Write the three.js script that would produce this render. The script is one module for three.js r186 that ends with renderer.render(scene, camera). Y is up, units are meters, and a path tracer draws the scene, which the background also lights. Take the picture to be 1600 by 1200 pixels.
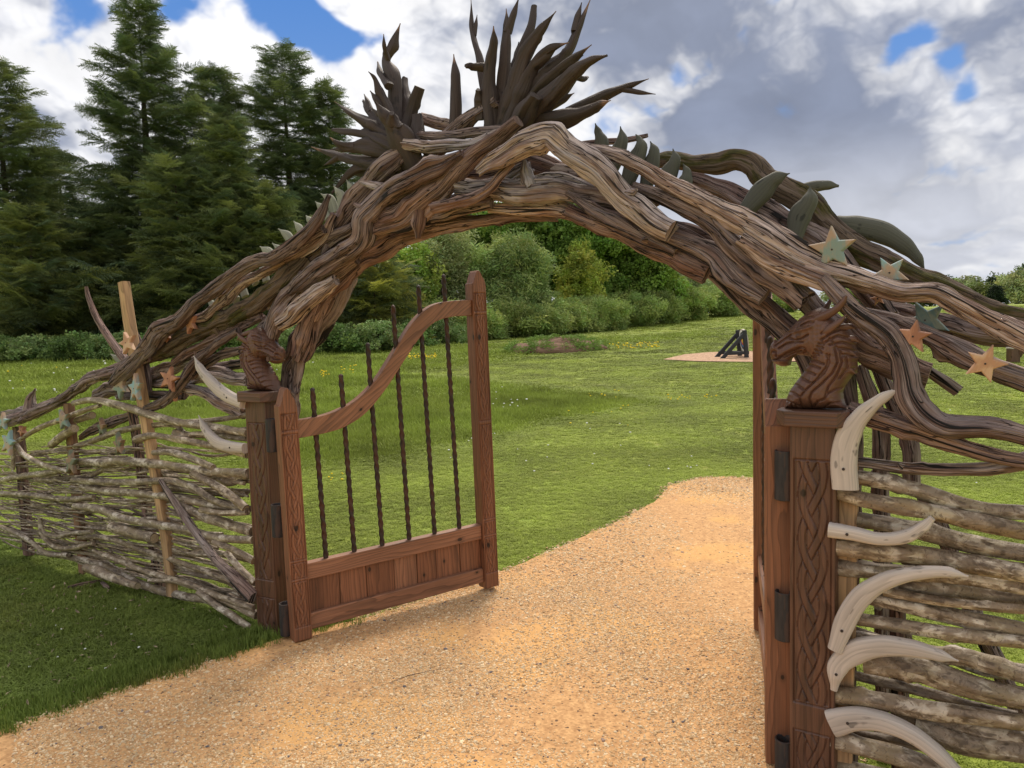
import * as THREE from 'three';
import { ImprovedNoise } from 'three/addons/math/ImprovedNoise.js';
import { RoundedBoxGeometry } from 'three/addons/geometries/RoundedBoxGeometry.js';
import { mergeGeometries } from 'three/addons/utils/BufferGeometryUtils.js';

const V = (x, y, z) => new THREE.Vector3(x, y, z);
const scene = new THREE.Scene();
const lerp = THREE.MathUtils.lerp, clamp = THREE.MathUtils.clamp, sstep = (x, a, b) => { const t = clamp((x - a) / (b - a), 0, 1); return t * t * (3 - 2 * t); };

// ---------------------------------------------------------------- camera
const EYE = 1.55, FPX = 1164;                    // eye height; focal length in pixels of a 1600 x 1200 picture
const camera = new THREE.PerspectiveCamera(2 * Math.atan(600 / FPX) * 180 / Math.PI, 4 / 3, 0.05, 2000);
camera.position.set(0, EYE, 0);
camera.rotation.order = 'YXZ';
camera.rotation.set(-4.5 * Math.PI / 180, 0, -0.029);
camera.updateMatrixWorld(true);

// ---------------------------------------------------------------- exposure, sun, sky
const renderer = new THREE.WebGLRenderer({ antialias: true });
renderer.toneMapping = THREE.LinearToneMapping;
renderer.toneMappingExposure = 1.3;
renderer.shadowMap.enabled = true;
const SUN = V(0.14, 0.78, -0.61).normalize();    // high beyond the arch, veiled by thin cloud
const sun = new THREE.DirectionalLight(0xfff3e2, 2.5);
sun.name = 'sun';
sun.position.copy(SUN).multiplyScalar(60);
sun.castShadow = true; sun.shadow.radius = 36; sun.shadow.mapSize.set(4096, 4096);
Object.assign(sun.shadow.camera, { left: -14, right: 14, top: 14, bottom: -14, near: 1, far: 140 });
scene.add(sun, sun.target);

const NZ = new ImprovedNoise();
const noise = (x, y, z) => NZ.noise(x, y, z);
const fbm = (x, y, z, o) => { let s = 0, a = 0.5; for (let i = 0; i < o; i++) { s += a * NZ.noise(x, y, z); x = x * 2.03 + 7.1; y = y * 2.03 + 3.7; z = z * 2.03 + 1.3; a *= 0.5; } return s; };
const rayOf = (px, py) => V((px - 800) / FPX, (600 - py) / FPX, -1).applyQuaternion(camera.quaternion);

{
  const W = 4096, H = 2048, data = new Float32Array(W * H * 4), K = 1 / renderer.toneMappingExposure;
  const spot = (px, py, r, a) => { const d = rayOf(px, py).normalize(); return [d.x, d.y, d.z, 1 / (r / FPX) ** 2, a]; };
  // openings in the cloud deck (blue air), its thick grey parts and its bright thin parts, as the photograph has them
  const holes = [spot(90, -4, 26, 0.8), spot(150, 12, 20, 0.75), spot(290, -8, 28, 0.8), spot(440, 2, 30, 1), spot(490, 38, 24, 0.95), spot(535, 64, 22, 0.85), spot(605, 82, 16, 0.5), spot(690, 50, 15, 0.45), spot(1398, 64, 14, 0.8), spot(1438, 46, 16, 0.95), spot(1488, 92, 17, 0.95), spot(1508, 142, 13, 0.75)];
  const thick = [spot(1190, 190, 110, 0.72), spot(1260, 270, 120, 0.65), spot(1100, 215, 70, 0.3), spot(1380, 310, 90, 0.35), spot(1100, 45, 90, 0.5), spot(1560, 70, 50, 0.35), spot(20, 230, 90, 0.2), spot(960, 20, 70, 0.35), spot(1560, 330, 90, 0.4), spot(820, 130, 60, 0.12), spot(1480, 390, 80, 0.25), spot(690, 150, 60, 0.12)];
  const bright = [spot(1400, 110, 50, 0.45), spot(1465, 170, 45, 0.45), spot(1130, 112, 45, 0.35), spot(1240, 80, 50, 0.35), spot(1060, 125, 40, 0.3), spot(1490, 235, 36, 0.4), spot(600, 40, 110, 0.3), spot(430, 90, 100, 0.3), spot(100, 60, 90, 0.35), spot(1320, 352, 50, 0.25), spot(1300, 120, 50, 0.2), spot(1545, 125, 40, 0.3)];
  const sum = (list, x, y, z) => { let s = 0; for (const b of list) { const e = Math.max(0, 1 - (x * b[0] + y * b[1] + z * b[2])) * b[3]; if (e < 8) s += b[4] * Math.exp(-e); } return s; };
  for (let row = H / 2 - 4; row < H; row++) {
    const el = ((row + 0.5) / H - 0.5) * Math.PI, y = Math.sin(el), c = Math.cos(el), st = 1.7 + 1.5 * Math.exp(-y * 7);
    for (let col = 0; col < W; col++) {
      const az = ((col + 0.5) / W - 0.5) * 2 * Math.PI, x = Math.cos(az) * c, z = Math.sin(az) * c;
      const w1 = fbm(x * 6, y * 6 * st, z * 6, 2), w2 = fbm(x * 6 + 31, y * 6 * st, z * 6 + 11, 2), w3 = fbm(x * 30 + 5, y * 30 * st, z * 30, 3);
      let qx = x + 0.04 * w1 + 0.010 * w3, qy = y + 0.04 * w2 - 0.010 * w3, qz = z - 0.03 * w1; const ql = 1 / Math.hypot(qx, qy, qz); qx *= ql; qy *= ql; qz *= ql;
      const big = fbm(qx * 3.1 + 2.6, qy * 3.1 * st, qz * 3.1, 4), puff = fbm(qx * 13 + 9, qy * 13 * st, qz * 13, 6), bil = Math.abs(noise(qx * 14, qy * 14 * st, qz * 14)) + 0.55 * Math.abs(noise(qx * 31, qy * 31 * st, qz * 31)) + 0.32 * Math.abs(noise(qx * 66, qy * 66 * st, qz * 66)) + 0.2 * Math.abs(noise(qx * 130, qy * 130 * st, qz * 130));
      const cover = 0.74 + 0.50 * big + 0.95 * puff + 0.35 * (bil - 0.35) - 1.15 * sum(holes, qx, qy, qz);
      const a = sstep(cover, -0.05, 0.50);
      const tau = clamp(0.31 + 0.95 * big + sum(thick, qx, qy, qz) + 0.85 * puff - 0.45 * (bil - 0.38) - 0.85 * sum(bright, qx, qy, qz), 0, 1), shade = Math.pow(sstep(tau, 0.0, 0.95), 0.85) * lerp(0.58, 1, sstep(y, 0.11, 0.25));
      const cs = x * SUN.x + y * SUN.y + z * SUN.z, glow = 0.30 * Math.pow(Math.max(cs, 0), 8) * (1 - shade * 0.6);
      const up = sstep(y, 0, 0.5), low = sstep(y, -0.02, 0.06), lit = 1 + 0.30 * puff;
      const blue = [lerp(0.30, 0.085, up), lerp(0.48, 0.25, up), lerp(0.80, 0.66, up)], hz = [0.66, 0.72, 0.80];
      const cl = [lerp(1.0, 0.25, shade) * lit + glow, lerp(1.0, 0.29, shade) * lit + glow * 0.97, lerp(1.02, 0.40, shade) * lit + glow * 0.9];
      const i = (row * W + col) * 4;
      for (let k = 0; k < 3; k++) data[i + k] = Math.max(0.02, lerp(hz[k], lerp(blue[k], cl[k], a), 0.40 + 0.60 * low)) * K;
      data[i + 3] = 1;
    }
  }
  for (let i = 0; i < (H / 2 - 4) * W * 4; i += 4) { data[i] = 0.16; data[i + 1] = 0.18; data[i + 2] = 0.10; data[i + 3] = 1; }
  const t = new THREE.DataTexture(data, W, H, THREE.RGBAFormat, THREE.FloatType);
  t.mapping = THREE.EquirectangularReflectionMapping; t.magFilter = THREE.LinearFilter; t.needsUpdate = true;
  scene.background = t; scene.environment = t;
}

// ---------------------------------------------------------------- helpers
let rs = 12345;
const rnd = () => { rs |= 0; rs = rs + 0x6D2B79F5 | 0; let t = Math.imul(rs ^ rs >>> 15, 1 | rs); t = t + Math.imul(t ^ t >>> 7, 61 | t) ^ t; return ((t ^ t >>> 14) >>> 0) / 4294967296; };
const rr = (a, b) => a + (b - a) * rnd();
const taken = {};
const numbered = (n) => { const k = taken[n] = (taken[n] ?? -1) + 1; return k ? n + '_' + String(k).padStart(3, '0') : n; };
const shadows = (m) => { m.castShadow = m.receiveShadow = true; return m; };
function part(name, geo, mat, parent) { const m = shadows(new THREE.Mesh(geo, mat)); m.name = name; parent.add(m); return m; }
function thing(name, label, category, group, pos) {
  const g = new THREE.Group(); g.name = numbered(name); g.userData = { label, category }; if (group) g.userData.group = group;
  if (pos) g.position.copy(pos); scene.add(g); return g;
}
function solo(name, geo, mat, label, category, group) { const m = part(numbered(name), geo, mat, scene); m.userData = { label, category }; if (group) m.userData.group = group; return m; }
function kind(o, k) { o.userData.kind = k; return o; }
function flip(geo) {            // turns the faces round after a mirroring
  if (geo.index) { const a = geo.index.array; for (let i = 0; i < a.length; i += 3) { const t = a[i]; a[i] = a[i + 1]; a[i + 1] = t; } }
  else { for (const k of Object.keys(geo.attributes)) { const at = geo.attributes[k], s = at.itemSize, r = at.array; for (let i = 0; i < at.count; i += 3) for (let c = 0; c < s; c++) { const t = r[i * s + c]; r[i * s + c] = r[(i + 1) * s + c]; r[(i + 1) * s + c] = t; } } }
  return geo;
}
function mirrored(root, sx, sz) { // a mirror-image copy of a thing's parts
  const seen = new Map(), g = root.clone();
  g.traverse((o) => { if (o.isMesh) { if (!seen.has(o.geometry)) { const q = o.geometry.clone(); q.scale(sx, 1, sz); seen.set(o.geometry, flip(q)); } o.geometry = seen.get(o.geometry); } if (o !== g) { o.position.x *= sx; o.position.z *= sz; } });
  return g;
}

// periodic noise for textures
const HT = new Float32Array(65536); { let s = 77; for (let i = 0; i < 65536; i++) { s = Math.imul(s, 1664525) + 1013904223 | 0; HT[i] = (s >>> 0) / 4294967296; } }
const hv = (x, y, k) => HT[(x * 1973 + y * 9277 + k * 26699) & 65535];
function pn(x, y, px, py, k) {
  const xi = Math.floor(x), yi = Math.floor(y), fx = x - xi, fy = y - yi, u = fx * fx * (3 - 2 * fx), v = fy * fy * (3 - 2 * fy), m = (a, b) => ((a % b) + b) % b;
  const x0 = m(xi, px), x1 = m(xi + 1, px), y0 = m(yi, py), y1 = m(yi + 1, py);
  return (hv(x0, y0, k) * (1 - u) + hv(x1, y0, k) * u) * (1 - v) + (hv(x0, y1, k) * (1 - u) + hv(x1, y1, k) * u) * v;
}
const pf = (u, v, fx, fy, o, k) => { let s = 0, a = 0.5, t = 0; for (let i = 0; i < o; i++) { s += a * pn(u * fx, v * fy, fx, fy, k + i); t += a; fx *= 2; fy *= 2; a *= 0.55; } return s / t; };
function tex(w, h, fn, srgb, ru, rv) {
  const d = new Uint8Array(w * h * 4);
  for (let y = 0; y < h; y++) for (let x = 0; x < w; x++) { const c = fn((x + 0.5) / w, (y + 0.5) / h), i = (y * w + x) * 4; for (let k = 0; k < 3; k++) d[i + k] = clamp(Math.round((c.length ? c[k] : c) * 255), 0, 255); d[i + 3] = 255; }
  const t = new THREE.DataTexture(d, w, h); t.magFilter = THREE.LinearFilter; t.wrapS = t.wrapT = THREE.RepeatWrapping; if (srgb) t.colorSpace = THREE.SRGBColorSpace; t.repeat.set(ru, rv); t.needsUpdate = true; return t;
}
const mix3 = (a, b, t) => [lerp(a[0], b[0], t), lerp(a[1], b[1], t), lerp(a[2], b[2], t)];
const mat = (o) => new THREE.MeshStandardMaterial({ roughness: 0.9, metalness: 0, ...o });
const lin = (r, g, b) => new THREE.Color().setRGB(r, g, b);

// ---------------------------------------------------------------- materials
// weathered driftwood: long fibres, dark cracks, grey and brown bands (v runs along the wood, in metres)
const driftH = (u, v) => { const w = u + 0.05 * (pf(u, v, 2, 2, 4, 40) - 0.5), s = pf(w, v, 40, 3, 3, 3), t = pf(w, v, 130, 9, 2, 9), l = pf(u, v, 10, 7, 4, 14), c = Math.abs(pf(w, v, 12, 1, 3, 21) - 0.5), e = Math.abs(pf(w, v, 32, 6, 3, 70) - 0.5); return clamp(0.08 + 0.42 * s + 0.36 * t + 0.34 * l - 0.85 * sstep(c, 0.022, 0.004) * sstep(pf(u, v, 3, 2, 2, 77), 0.30, 0.50) - 0.42 * sstep(e, 0.026, 0.004), 0, 1); };
const driftMap = tex(1024, 1024, (u, v) => {
  const h = driftH(u, v), b = pf(u, v, 5, 3, 4, 50), b2 = pf(u, v, 7, 4, 4, 61), f = pf(u, v, 90, 40, 2, 66);
  let c = mix3([0.31, 0.25, 0.225], [0.78, 0.72, 0.68], sstep(h + 0.25 * (f - 0.5), 0.18, 0.90));
  c = mix3(c, [0.68, 0.66, 0.655], 0.5 * sstep(b, 0.48, 0.72));
  c = mix3(c, [0.46, 0.345, 0.295], 0.55 * sstep(b2, 0.50, 0.72));
  return mix3([0.12, 0.10, 0.09], c, sstep(h, 0.02, 0.32));
}, true, 1 / 0.42, 1 / 1.1);
const driftBump = tex(1024, 1024, driftH, false, 1 / 0.42, 1 / 1.1);
const drift = (r, g, b) => mat({ map: driftMap, bumpMap: driftBump, bumpScale: 0.020, color: lin(r * 1.14, g * 1.14, b * 1.14), roughness: 0.92 });
const M = {};
M.brown = drift(0.55, 0.48, 0.48); M.tan = drift(0.96, 0.87, 0.84); M.grey = drift(0.92, 0.88, 0.90); M.red = drift(0.60, 0.47, 0.44); M.blue = drift(0.70, 0.71, 0.77);
// moss grows in patches on some logs
const mossMap = tex(512, 512, (u, v) => { const h = driftH(u, v), m = sstep(pf(u, v, 6, 5, 5, 90), 0.54, 0.68); return mix3(mix3([0.26, 0.21, 0.18], [0.58, 0.51, 0.46], h), mix3([0.20, 0.20, 0.08], [0.42, 0.40, 0.14], pf(u, v, 80, 80, 2, 95)), m); }, true, 1 / 0.42, 1 / 1.1);
M.umber = drift(0.45, 0.385, 0.38); M.ash = drift(0.74, 0.69, 0.69);
M.moss = mat({ map: mossMap, bumpMap: driftBump, bumpScale: 0.010, color: lin(0.72, 0.66, 0.58) });
// hazel rods: smooth grey-green bark with silver patches and cross marks
const barkF = (u, v) => pf(u, v, 9, 12, 5, 120);
const barkMap = tex(512, 512, (u0, v0) => { const u = u0 + 0.16 * (pf(u0, v0, 5, 9, 4, 111) - 0.5), v = v0 + 0.10 * (pf(u0, v0, 7, 7, 4, 112) - 0.5);
  const a = barkF(u, v), s = sstep(pf(u, v, 5, 14, 6, 133), 0.44, 0.68), l = sstep(pf(u, v, 14, 110, 2, 140), 0.68, 0.80), d = sstep(pf(u, v, 10, 14, 6, 150), 0.52, 0.74), y = sstep(pf(u, v, 3, 5, 4, 160), 0.48, 0.7);
  let c = mix3([0.37, 0.32, 0.27], [0.61, 0.56, 0.49], a);
  c = mix3(c, [0.82, 0.80, 0.76], 0.70 * s); c = mix3(c, [0.50, 0.45, 0.30], 0.30 * y); c = mix3(c, [0.25, 0.205, 0.16], 0.62 * d); c = mix3(c, [0.28, 0.23, 0.18], 0.5 * l); return c;
}, true, 1 / 0.16, 1 / 0.5);
const barkBump = tex(512, 512, (u, v) => 0.4 * barkF(u, v) + 0.35 * pf(u, v, 16, 18, 5, 150) + 0.25 * pf(u, v, 14, 110, 2, 140), false, 1 / 0.16, 1 / 0.5);
const bark = (r, g, b) => mat({ map: barkMap, bumpMap: barkBump, bumpScale: 0.006, color: lin(r, g, b), roughness: 0.6 });
M.rod = [bark(1.30, 1.23, 1.16), bark(1.08, 1.0, 0.92), bark(0.70, 0.62, 0.57), bark(1.18, 1.07, 0.95)];
// sawn and planed wood: neutral grain, tinted by the colour of each material
const grainF = (u, v) => { const w = pf(u, v, 3, 2, 4, 200), r = (u * 13 + 4.5 * w) % 1; return Math.pow(r, 2.2) * sstep(r, 1, 0.93); };   // growth rings: a slow rise to dark late wood, then a sharp edge
const KNOTS = [[0.3, 0.22, 0.011], [0.75, 0.66, 0.013], [0.12, 0.85, 0.008], [0.55, 0.45, 0.007]];
const grainMap = tex(512, 1024, (u, v) => {
  const g = grainF(u, v), f = pf(u, v, 110, 8, 3, 210), b = pf(u, v, 3, 3, 4, 220), st = pf(u, v, 7, 2, 4, 230); let c = 0.93 - 0.24 * g - 0.22 * (f - 0.5) - 0.34 * (b - 0.5) - 0.22 * (st - 0.5);
  for (const [ku, kv, kr] of KNOTS) { const q = Math.hypot((u - ku) * 0.30, (v - kv) * 1.2 * 0.7) * (0.85 + 0.3 * pf(u, v, 24, 40, 2, 240)); c -= 0.42 * sstep(q, kr, kr * 0.6) + 0.10 * sstep(q, kr * 2.4, kr); }
  return [c, c * 0.98, c * 0.955];
}, true, 1 / 0.30, 1 / 1.2);
const grainBump = tex(512, 1024, (u, v) => 0.7 - 0.3 * grainF(u, v) + 0.4 * (pf(u, v, 110, 8, 3, 210) - 0.5), false, 1 / 0.30, 1 / 1.2);
const softMap = tex(256, 512, (u, v) => { const c = 0.93 - 0.10 * grainF(u, v) - 0.10 * (pf(u, v, 70, 5, 3, 250) - 0.5) - 0.22 * (pf(u, v, 4, 4, 4, 260) - 0.5) - 0.25 * sstep(pf(u, v, 9, 20, 3, 270), 0.72, 0.80); return [c, c * 0.985, c * 0.96]; }, true, 1 / 0.30, 1 / 1.0);
const wood = (r, g, b, o = {}) => mat({ map: grainMap, bumpMap: grainBump, bumpScale: 0.0018, color: lin(r, g, b), roughness: 0.55, ...o });
M.gate = wood(0.30, 0.128, 0.066); M.gate2 = wood(0.26, 0.108, 0.054); M.gate3 = wood(0.34, 0.162, 0.092); M.post = wood(0.15, 0.071, 0.044, { roughness: 0.45 }); M.dragon = wood(0.15, 0.07, 0.047, { map: softMap, roughness: 0.45, bumpScale: 0.0006 });
M.raw = wood(0.62, 0.40, 0.22, { roughness: 0.8 }); M.tusk = wood(0.65, 0.575, 0.53, { map: softMap, roughness: 0.7, bumpScale: 0.0006 }); M.fin = wood(0.115, 0.115, 0.09, { map: softMap, roughness: 0.75 }); M.tine = wood(0.066, 0.043, 0.036, { map: softMap, roughness: 0.7, vertexColors: true, bumpScale: 0.003 });
M.finPale = wood(0.34, 0.345, 0.27, { map: softMap, roughness: 0.75 });
M.end = mat({ color: lin(0.62, 0.47, 0.29), map: tex(128, 128, (u, v) => { const q = Math.hypot(u - 0.5, v - 0.47); return 0.80 + 0.10 * Math.sin(q * 110 + 3 * pf(u, v, 5, 5, 3, 300)) + 0.25 * (pf(u, v, 12, 12, 3, 301) - 0.5) - 0.3 * sstep(q, 0.42, 0.5); }, true, 1, 1) });
M.stick = drift(0.50, 0.37, 0.32);
const ironMap = tex(256, 256, (u, v) => { const a = pf(u, v, 8, 8, 5, 320), b = sstep(pf(u, v, 5, 5, 4, 330), 0.48, 0.66); return mix3(mix3([0.15, 0.14, 0.14], [0.27, 0.25, 0.245], a), [0.36, 0.25, 0.20], 0.55 * b); }, true, 3, 3);
M.iron = mat({ map: ironMap, bumpMap: ironMap, bumpScale: 0.001, roughness: 0.7, metalness: 0.25 });
M.bar = mat({ map: ironMap, bumpMap: ironMap, bumpScale: 0.001, color: lin(1.0, 0.72, 0.55), roughness: 0.6, metalness: 0.25 });
const wash = (a, b) => mat({ roughness: 0.7, bumpMap: grainBump, bumpScale: 0.001, map: tex(256, 256, (u, v) => mix3(a, b, sstep(pf(u, v, 3, 3, 4, 350) + 0.18 * (pf(u, v, 40, 4, 2, 360) - 0.5), 0.34, 0.66)), true, 1 / 0.13, 1 / 0.13) });
M.star = { teal: wash([0.50, 0.57, 0.53], [0.66, 0.56, 0.47]), orange: wash([0.72, 0.52, 0.40], [0.60, 0.41, 0.31]), pale: wash([0.80, 0.66, 0.52], [0.72, 0.55, 0.42]), green: wash([0.42, 0.44, 0.37], [0.58, 0.46, 0.37]), blue: wash([0.30, 0.40, 0.42], [0.44, 0.47, 0.43]), sky: wash([0.55, 0.66, 0.66], [0.70, 0.59, 0.49]) };
M.black = mat({ color: lin(0.02, 0.022, 0.026), roughness: 0.6 });

// ---------------------------------------------------------------- terrain
const gNoise = (x, z) => 0.05 * noise(x * 0.23, 3.3, z * 0.23) + 0.015 * noise(x * 1.1, 8.1, z * 1.1);
function height(x, z) {
  const d = Math.hypot(x, z), t = Math.max(0, d - 6);
  return 0.036 * (t < 55 ? t * t / (t + 2.5) : 52.6 + (t - 55) * 0.25) + gNoise(x, z) * sstep(d, 5, 10);
}
function ground(px, py) {        // where the line of sight through a pixel of the photograph meets the terrain
  const r = rayOf(px, py); let a = 0, b = 0;
  for (let t = 1; t < 300; t *= 1.02) { const y = EYE + r.y * t - height(r.x * t, r.z * t); if (y < 0) { b = t; break; } a = t; }
  if (!b) b = a;
  for (let i = 0; i < 30; i++) { const m = (a + b) / 2; if (EYE + r.y * m < height(r.x * m, r.z * m)) b = m; else a = m; }
  return V(r.x * b, height(r.x * b, r.z * b), r.z * b);
}
const at = (px, py, depth) => rayOf(px, py).multiplyScalar(depth).add(camera.position);
function inside(poly, x, z) { let c = false; for (let i = 0, j = poly.length - 1; i < poly.length; j = i++) { const a = poly[i], b = poly[j]; if ((a[1] > z) !== (b[1] > z) && x < (b[0] - a[0]) * (z - a[1]) / (b[1] - a[1]) + a[0]) c = !c; } return c; }
function edgeDist(poly, x, z) { let m = 1e9; for (let i = 0, j = poly.length - 1; i < poly.length; j = i++) { const a = poly[j], b = poly[i], dx = b[0] - a[0], dz = b[1] - a[1], t = clamp(((x - a[0]) * dx + (z - a[1]) * dz) / (dx * dx + dz * dz + 1e-9), 0, 1); m = Math.min(m, Math.hypot(x - a[0] - dx * t, z - a[1] - dz * t)); } return m; }
const flat = (pts) => pts.map(([x, y]) => { const g = ground(x, y); return [g.x, g.z]; });

// outline of the gravel path (world x, z), smoothed
const PATH = new THREE.CatmullRomCurve3([[-4.6, -0.6], [-3.2, -1.95], [-2.07, -2.84], [-1.54, -3.36], [-1.19, -3.64], [-0.7, -3.98], [-0.12, -4.56], [0.32, -5.08], [1.0, -5.98], [1.5, -6.85], [1.85, -7.10], [2.3, -6.95], [2.42, -6.2], [2.1, -5.2], [1.75, -4.3], [1.45, -3.5], [1.25, -2.9], [1.15, -2.2], [1.4, -1.4], [1.9, -0.2], [2.2, 1.5], [-4.6, 1.5]].map(([x, z]) => V(x, 0, z)), true, 'centripetal').getPoints(420).map((p) => [p.x + 0.05 * noise(p.x * 3, 1, p.z * 3) + 0.025 * noise(p.x * 11, 1, p.z * 11), p.z + 0.05 * noise(p.x * 3, 7, p.z * 3) + 0.025 * noise(p.x * 11, 7, p.z * 11)]);
const CHIPS = flat([[1036, 563], [1070, 555], [1110, 551.5], [1175, 550], [1235, 551], [1262, 556], [1260, 566], [1175, 567], [1090, 566]]);
const TALL = [flat([[-500, 700], [-300, 600], [0, 556], [300, 550], [600, 541], [800, 535], [905, 526], [1000, 522], [1175, 506], [1175, 524], [1040, 537], [930, 549], [850, 563], [775, 574], [690, 583], [775, 590], [900, 604], [1060, 620], [1108, 632], [1000, 645], [900, 662], [780, 700], [620, 730], [430, 745], [250, 730], [0, 690]])];
{
  // one sheet from the camera to the horizon, finer near the camera
  const R = [], nA = 220; for (let r = 0; r < 9; r += 0.16) R.push(r); for (let r = 9; r < 900; r *= 1.05) R.push(r);
  const p = [], uv = [], ix = [];
  for (let i = 0; i < R.length; i++) for (let j = 0; j <= nA; j++) { const a = j / nA * Math.PI * 2, x = R[i] * Math.cos(a), z = R[i] * Math.sin(a); p.push(x, height(x, z), z); uv.push(x, z); if (i && j) { const q = i * (nA + 1) + j; ix.push(q - nA - 2, q - 1, q, q - nA - 2, q, q - nA - 1); } }
  const g = new THREE.BufferGeometry(); g.setAttribute('position', new THREE.Float32BufferAttribute(p, 3)); g.setAttribute('uv', new THREE.Float32BufferAttribute(uv, 2)); g.setIndex(ix); g.computeVertexNormals();
  const a = g.attributes.normal; if (a.getY(500) < 0) { flip(g); g.computeVertexNormals(); }
  const map = tex(1024, 1024, (u, v) => { const f = pf(u, v, 160, 160, 3, 400), m = pf(u, v, 9, 9, 4, 410), d = sstep(pf(u, v, 14, 14, 4, 420), 0.56, 0.72); return mix3(mix3(mix3([0.47, 0.54, 0.20], [0.60, 0.66, 0.28], f), [0.64, 0.65, 0.30], 0.45 * sstep(m, 0.42, 0.7)), [0.50, 0.45, 0.27], 0.4 * d); }, true, 1 / 7, 1 / 7);
  const lawn = kind(part('lawn_ground', g, mat({ map, bumpMap: map, bumpScale: 0.03, roughness: 1 }), scene), 'structure');
  lawn.userData.label = 'green mown lawn and meadow ground';
}
const shapeGround = (poly, lift, step) => {   // a sheet over the terrain inside an outline, gridded so that it follows the ground
  let x0 = 1e9, x1 = -1e9, z0 = 1e9, z1 = -1e9; for (const [x, z] of poly) { x0 = Math.min(x0, x); x1 = Math.max(x1, x); z0 = Math.min(z0, z); z1 = Math.max(z1, z); }
  const s = new THREE.Shape(poly.map(([x, z]) => new THREE.Vector2(x, -z))), g = new THREE.ShapeGeometry(s); g.rotateX(-Math.PI / 2);
  const p = g.attributes.position, uv = g.attributes.uv; for (let i = 0; i < p.count; i++) { p.setY(i, height(p.getX(i), p.getZ(i)) + lift); uv.setXY(i, p.getX(i), p.getZ(i)); } g.computeVertexNormals(); return g;
};
const gravelMap = tex(1024, 1024, (u, v) => { const f = pf(u, v, 200, 200, 2, 430), k = pf(u, v, 90, 90, 2, 440), m = pf(u, v, 5, 5, 4, 450); let c = mix3([0.62, 0.45, 0.29], [0.94, 0.75, 0.52], 0.6 * f + 0.4 * k); c = mix3(c, [0.86, 0.66, 0.40], 0.6 * sstep(m, 0.45, 0.66)); return mix3(c, [0.34, 0.27, 0.23], 0.8 * sstep(pf(u, v, 120, 120, 2, 460), 0.80, 0.88)); }, true, 1 / 2, 1 / 2);
{
  const g = shapeGround(PATH, 0.012, 0.3);
  kind(part('gravel_path', g, mat({ map: gravelMap, bumpMap: gravelMap, bumpScale: 0.012, roughness: 1 }), scene), 'structure');
  const c = shapeGround(CHIPS, 0.03, 1);
  const m = tex(256, 256, (u, v) => mix3([0.55, 0.42, 0.32], [0.90, 0.76, 0.63], pf(u, v, 50, 50, 3, 470)), true, 1 / 2, 1 / 2);
  kind(part('bark_chip_patch', c, mat({ map: m, bumpMap: m, bumpScale: 0.03, roughness: 1 }), scene), 'structure');
}

// ---------------------------------------------------------------- the gateway's line
const L0 = V(-1.268, 0, -3.80), R0 = V(0.985, 0, -2.40);
const D = R0.clone().sub(L0).setY(0).normalize(), N = V(-D.z, 0, D.x), UP = V(0, 1, 0);
const onPlane = (px, py, off = 0) => { const r = rayOf(px, py), t = (L0.clone().sub(camera.position).dot(N) + off) / r.dot(N); return r.multiplyScalar(t).add(camera.position); };
const along = (s, h, off) => L0.clone().addScaledVector(D, s).addScaledVector(UP, h).addScaledVector(N, off);
const depthOf = (p) => -p.clone().sub(camera.position).applyQuaternion(camera.quaternion.clone().invert()).z;
const C1 = [0, 400, 3], C2 = [0, 760, 3], C4 = [440, 0, 8 / 3], C5 = [380, 160, 3], C6 = [840, 160, 3], C7 = [1160, 320, 3], C8 = [1160, 600, 2];
// points of a limb: [x, y, width] read off an enlargement C, laid at a distance from the gateway's plane
function limb(C, list, off) {
  const P = [], R = [];
  list.forEach(([x, y, w, o], i) => { const p = onPlane(C[0] + x / C[2], C[1] + y / C[2], off + (o ?? 0)); P.push(p); R.push(w / 2 / C[2] / FPX * depthOf(p)); });
  return [P, R];
}
// a broken stub left where a side branch came off
function stub(P, R, m, parent) { const i = 1 + (rnd() * (P.length - 2) | 0), T = P[i + 1] ? P[i + 1].clone().sub(P[i]).normalize() : V(1, 0, 0), A = N.clone().applyAxisAngle(T, rr(-1.9, 1.9)), r = R[i] * rr(0.3, 0.5), e = P[i].clone().addScaledVector(A, R[i] * rr(1.25, 1.9)).addScaledVector(T, R[i] * rr(-0.8, 0.8)); part('stub', sweep([P[i].clone().addScaledVector(A, R[i] * 0.4), P[i].clone().lerp(e, 0.7), e], [r * 1.5, r * 0.9, r * 0.35], { ref: V(0.31, 0.2, 0.93).normalize(), step: 0.008, around: 12, lump: 0.25, fibre: 0.15, broken: true }), m, parent); }
function spineOf(P, R, step, least = 6, kink = 0) {
  const c = new THREE.CatmullRomCurve3(P, false, 'centripetal'), n = clamp(Math.round(c.getLength() / step), least, 260), S = [];
  const ease = (t) => { const f = t * (R.length - 1), i = Math.min(R.length - 2, Math.floor(f)), k = f - i, s = k * k * (3 - 2 * k); return R.length < 2 ? R[0] : lerp(R[i], R[i + 1], s); };
  for (let i = 0; i <= n; i++) { const t = i / n; S.push([c.getPoint(t), c.getTangent(t), ease(t), 0]); }
  for (let i = 1; i <= n; i++) S[i][3] = S[i - 1][3] + S[i][0].distanceTo(S[i - 1][0]);
  if (kink) { const q = P[0].x * 31 + P[0].y * 17, tri = (x) => Math.abs(((x % 1) + 1) % 1 - 0.5) * 4 - 1; for (const e of S) { const l = e[3], r = e[2] * kink; e[0].addScaledVector(D, r * (tri(l * 2.1 + q) * 0.5 + noise(l * 7, q, 1))).addScaledVector(UP, r * (tri(l * 1.7 + q * 2) * 0.5 + noise(l * 7, q, 5))).addScaledVector(N, r * noise(l * 6, q, 9)); e[2] *= 1 + 0.16 * noise(l * 5, q, 3); } }
  return S;
}
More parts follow.
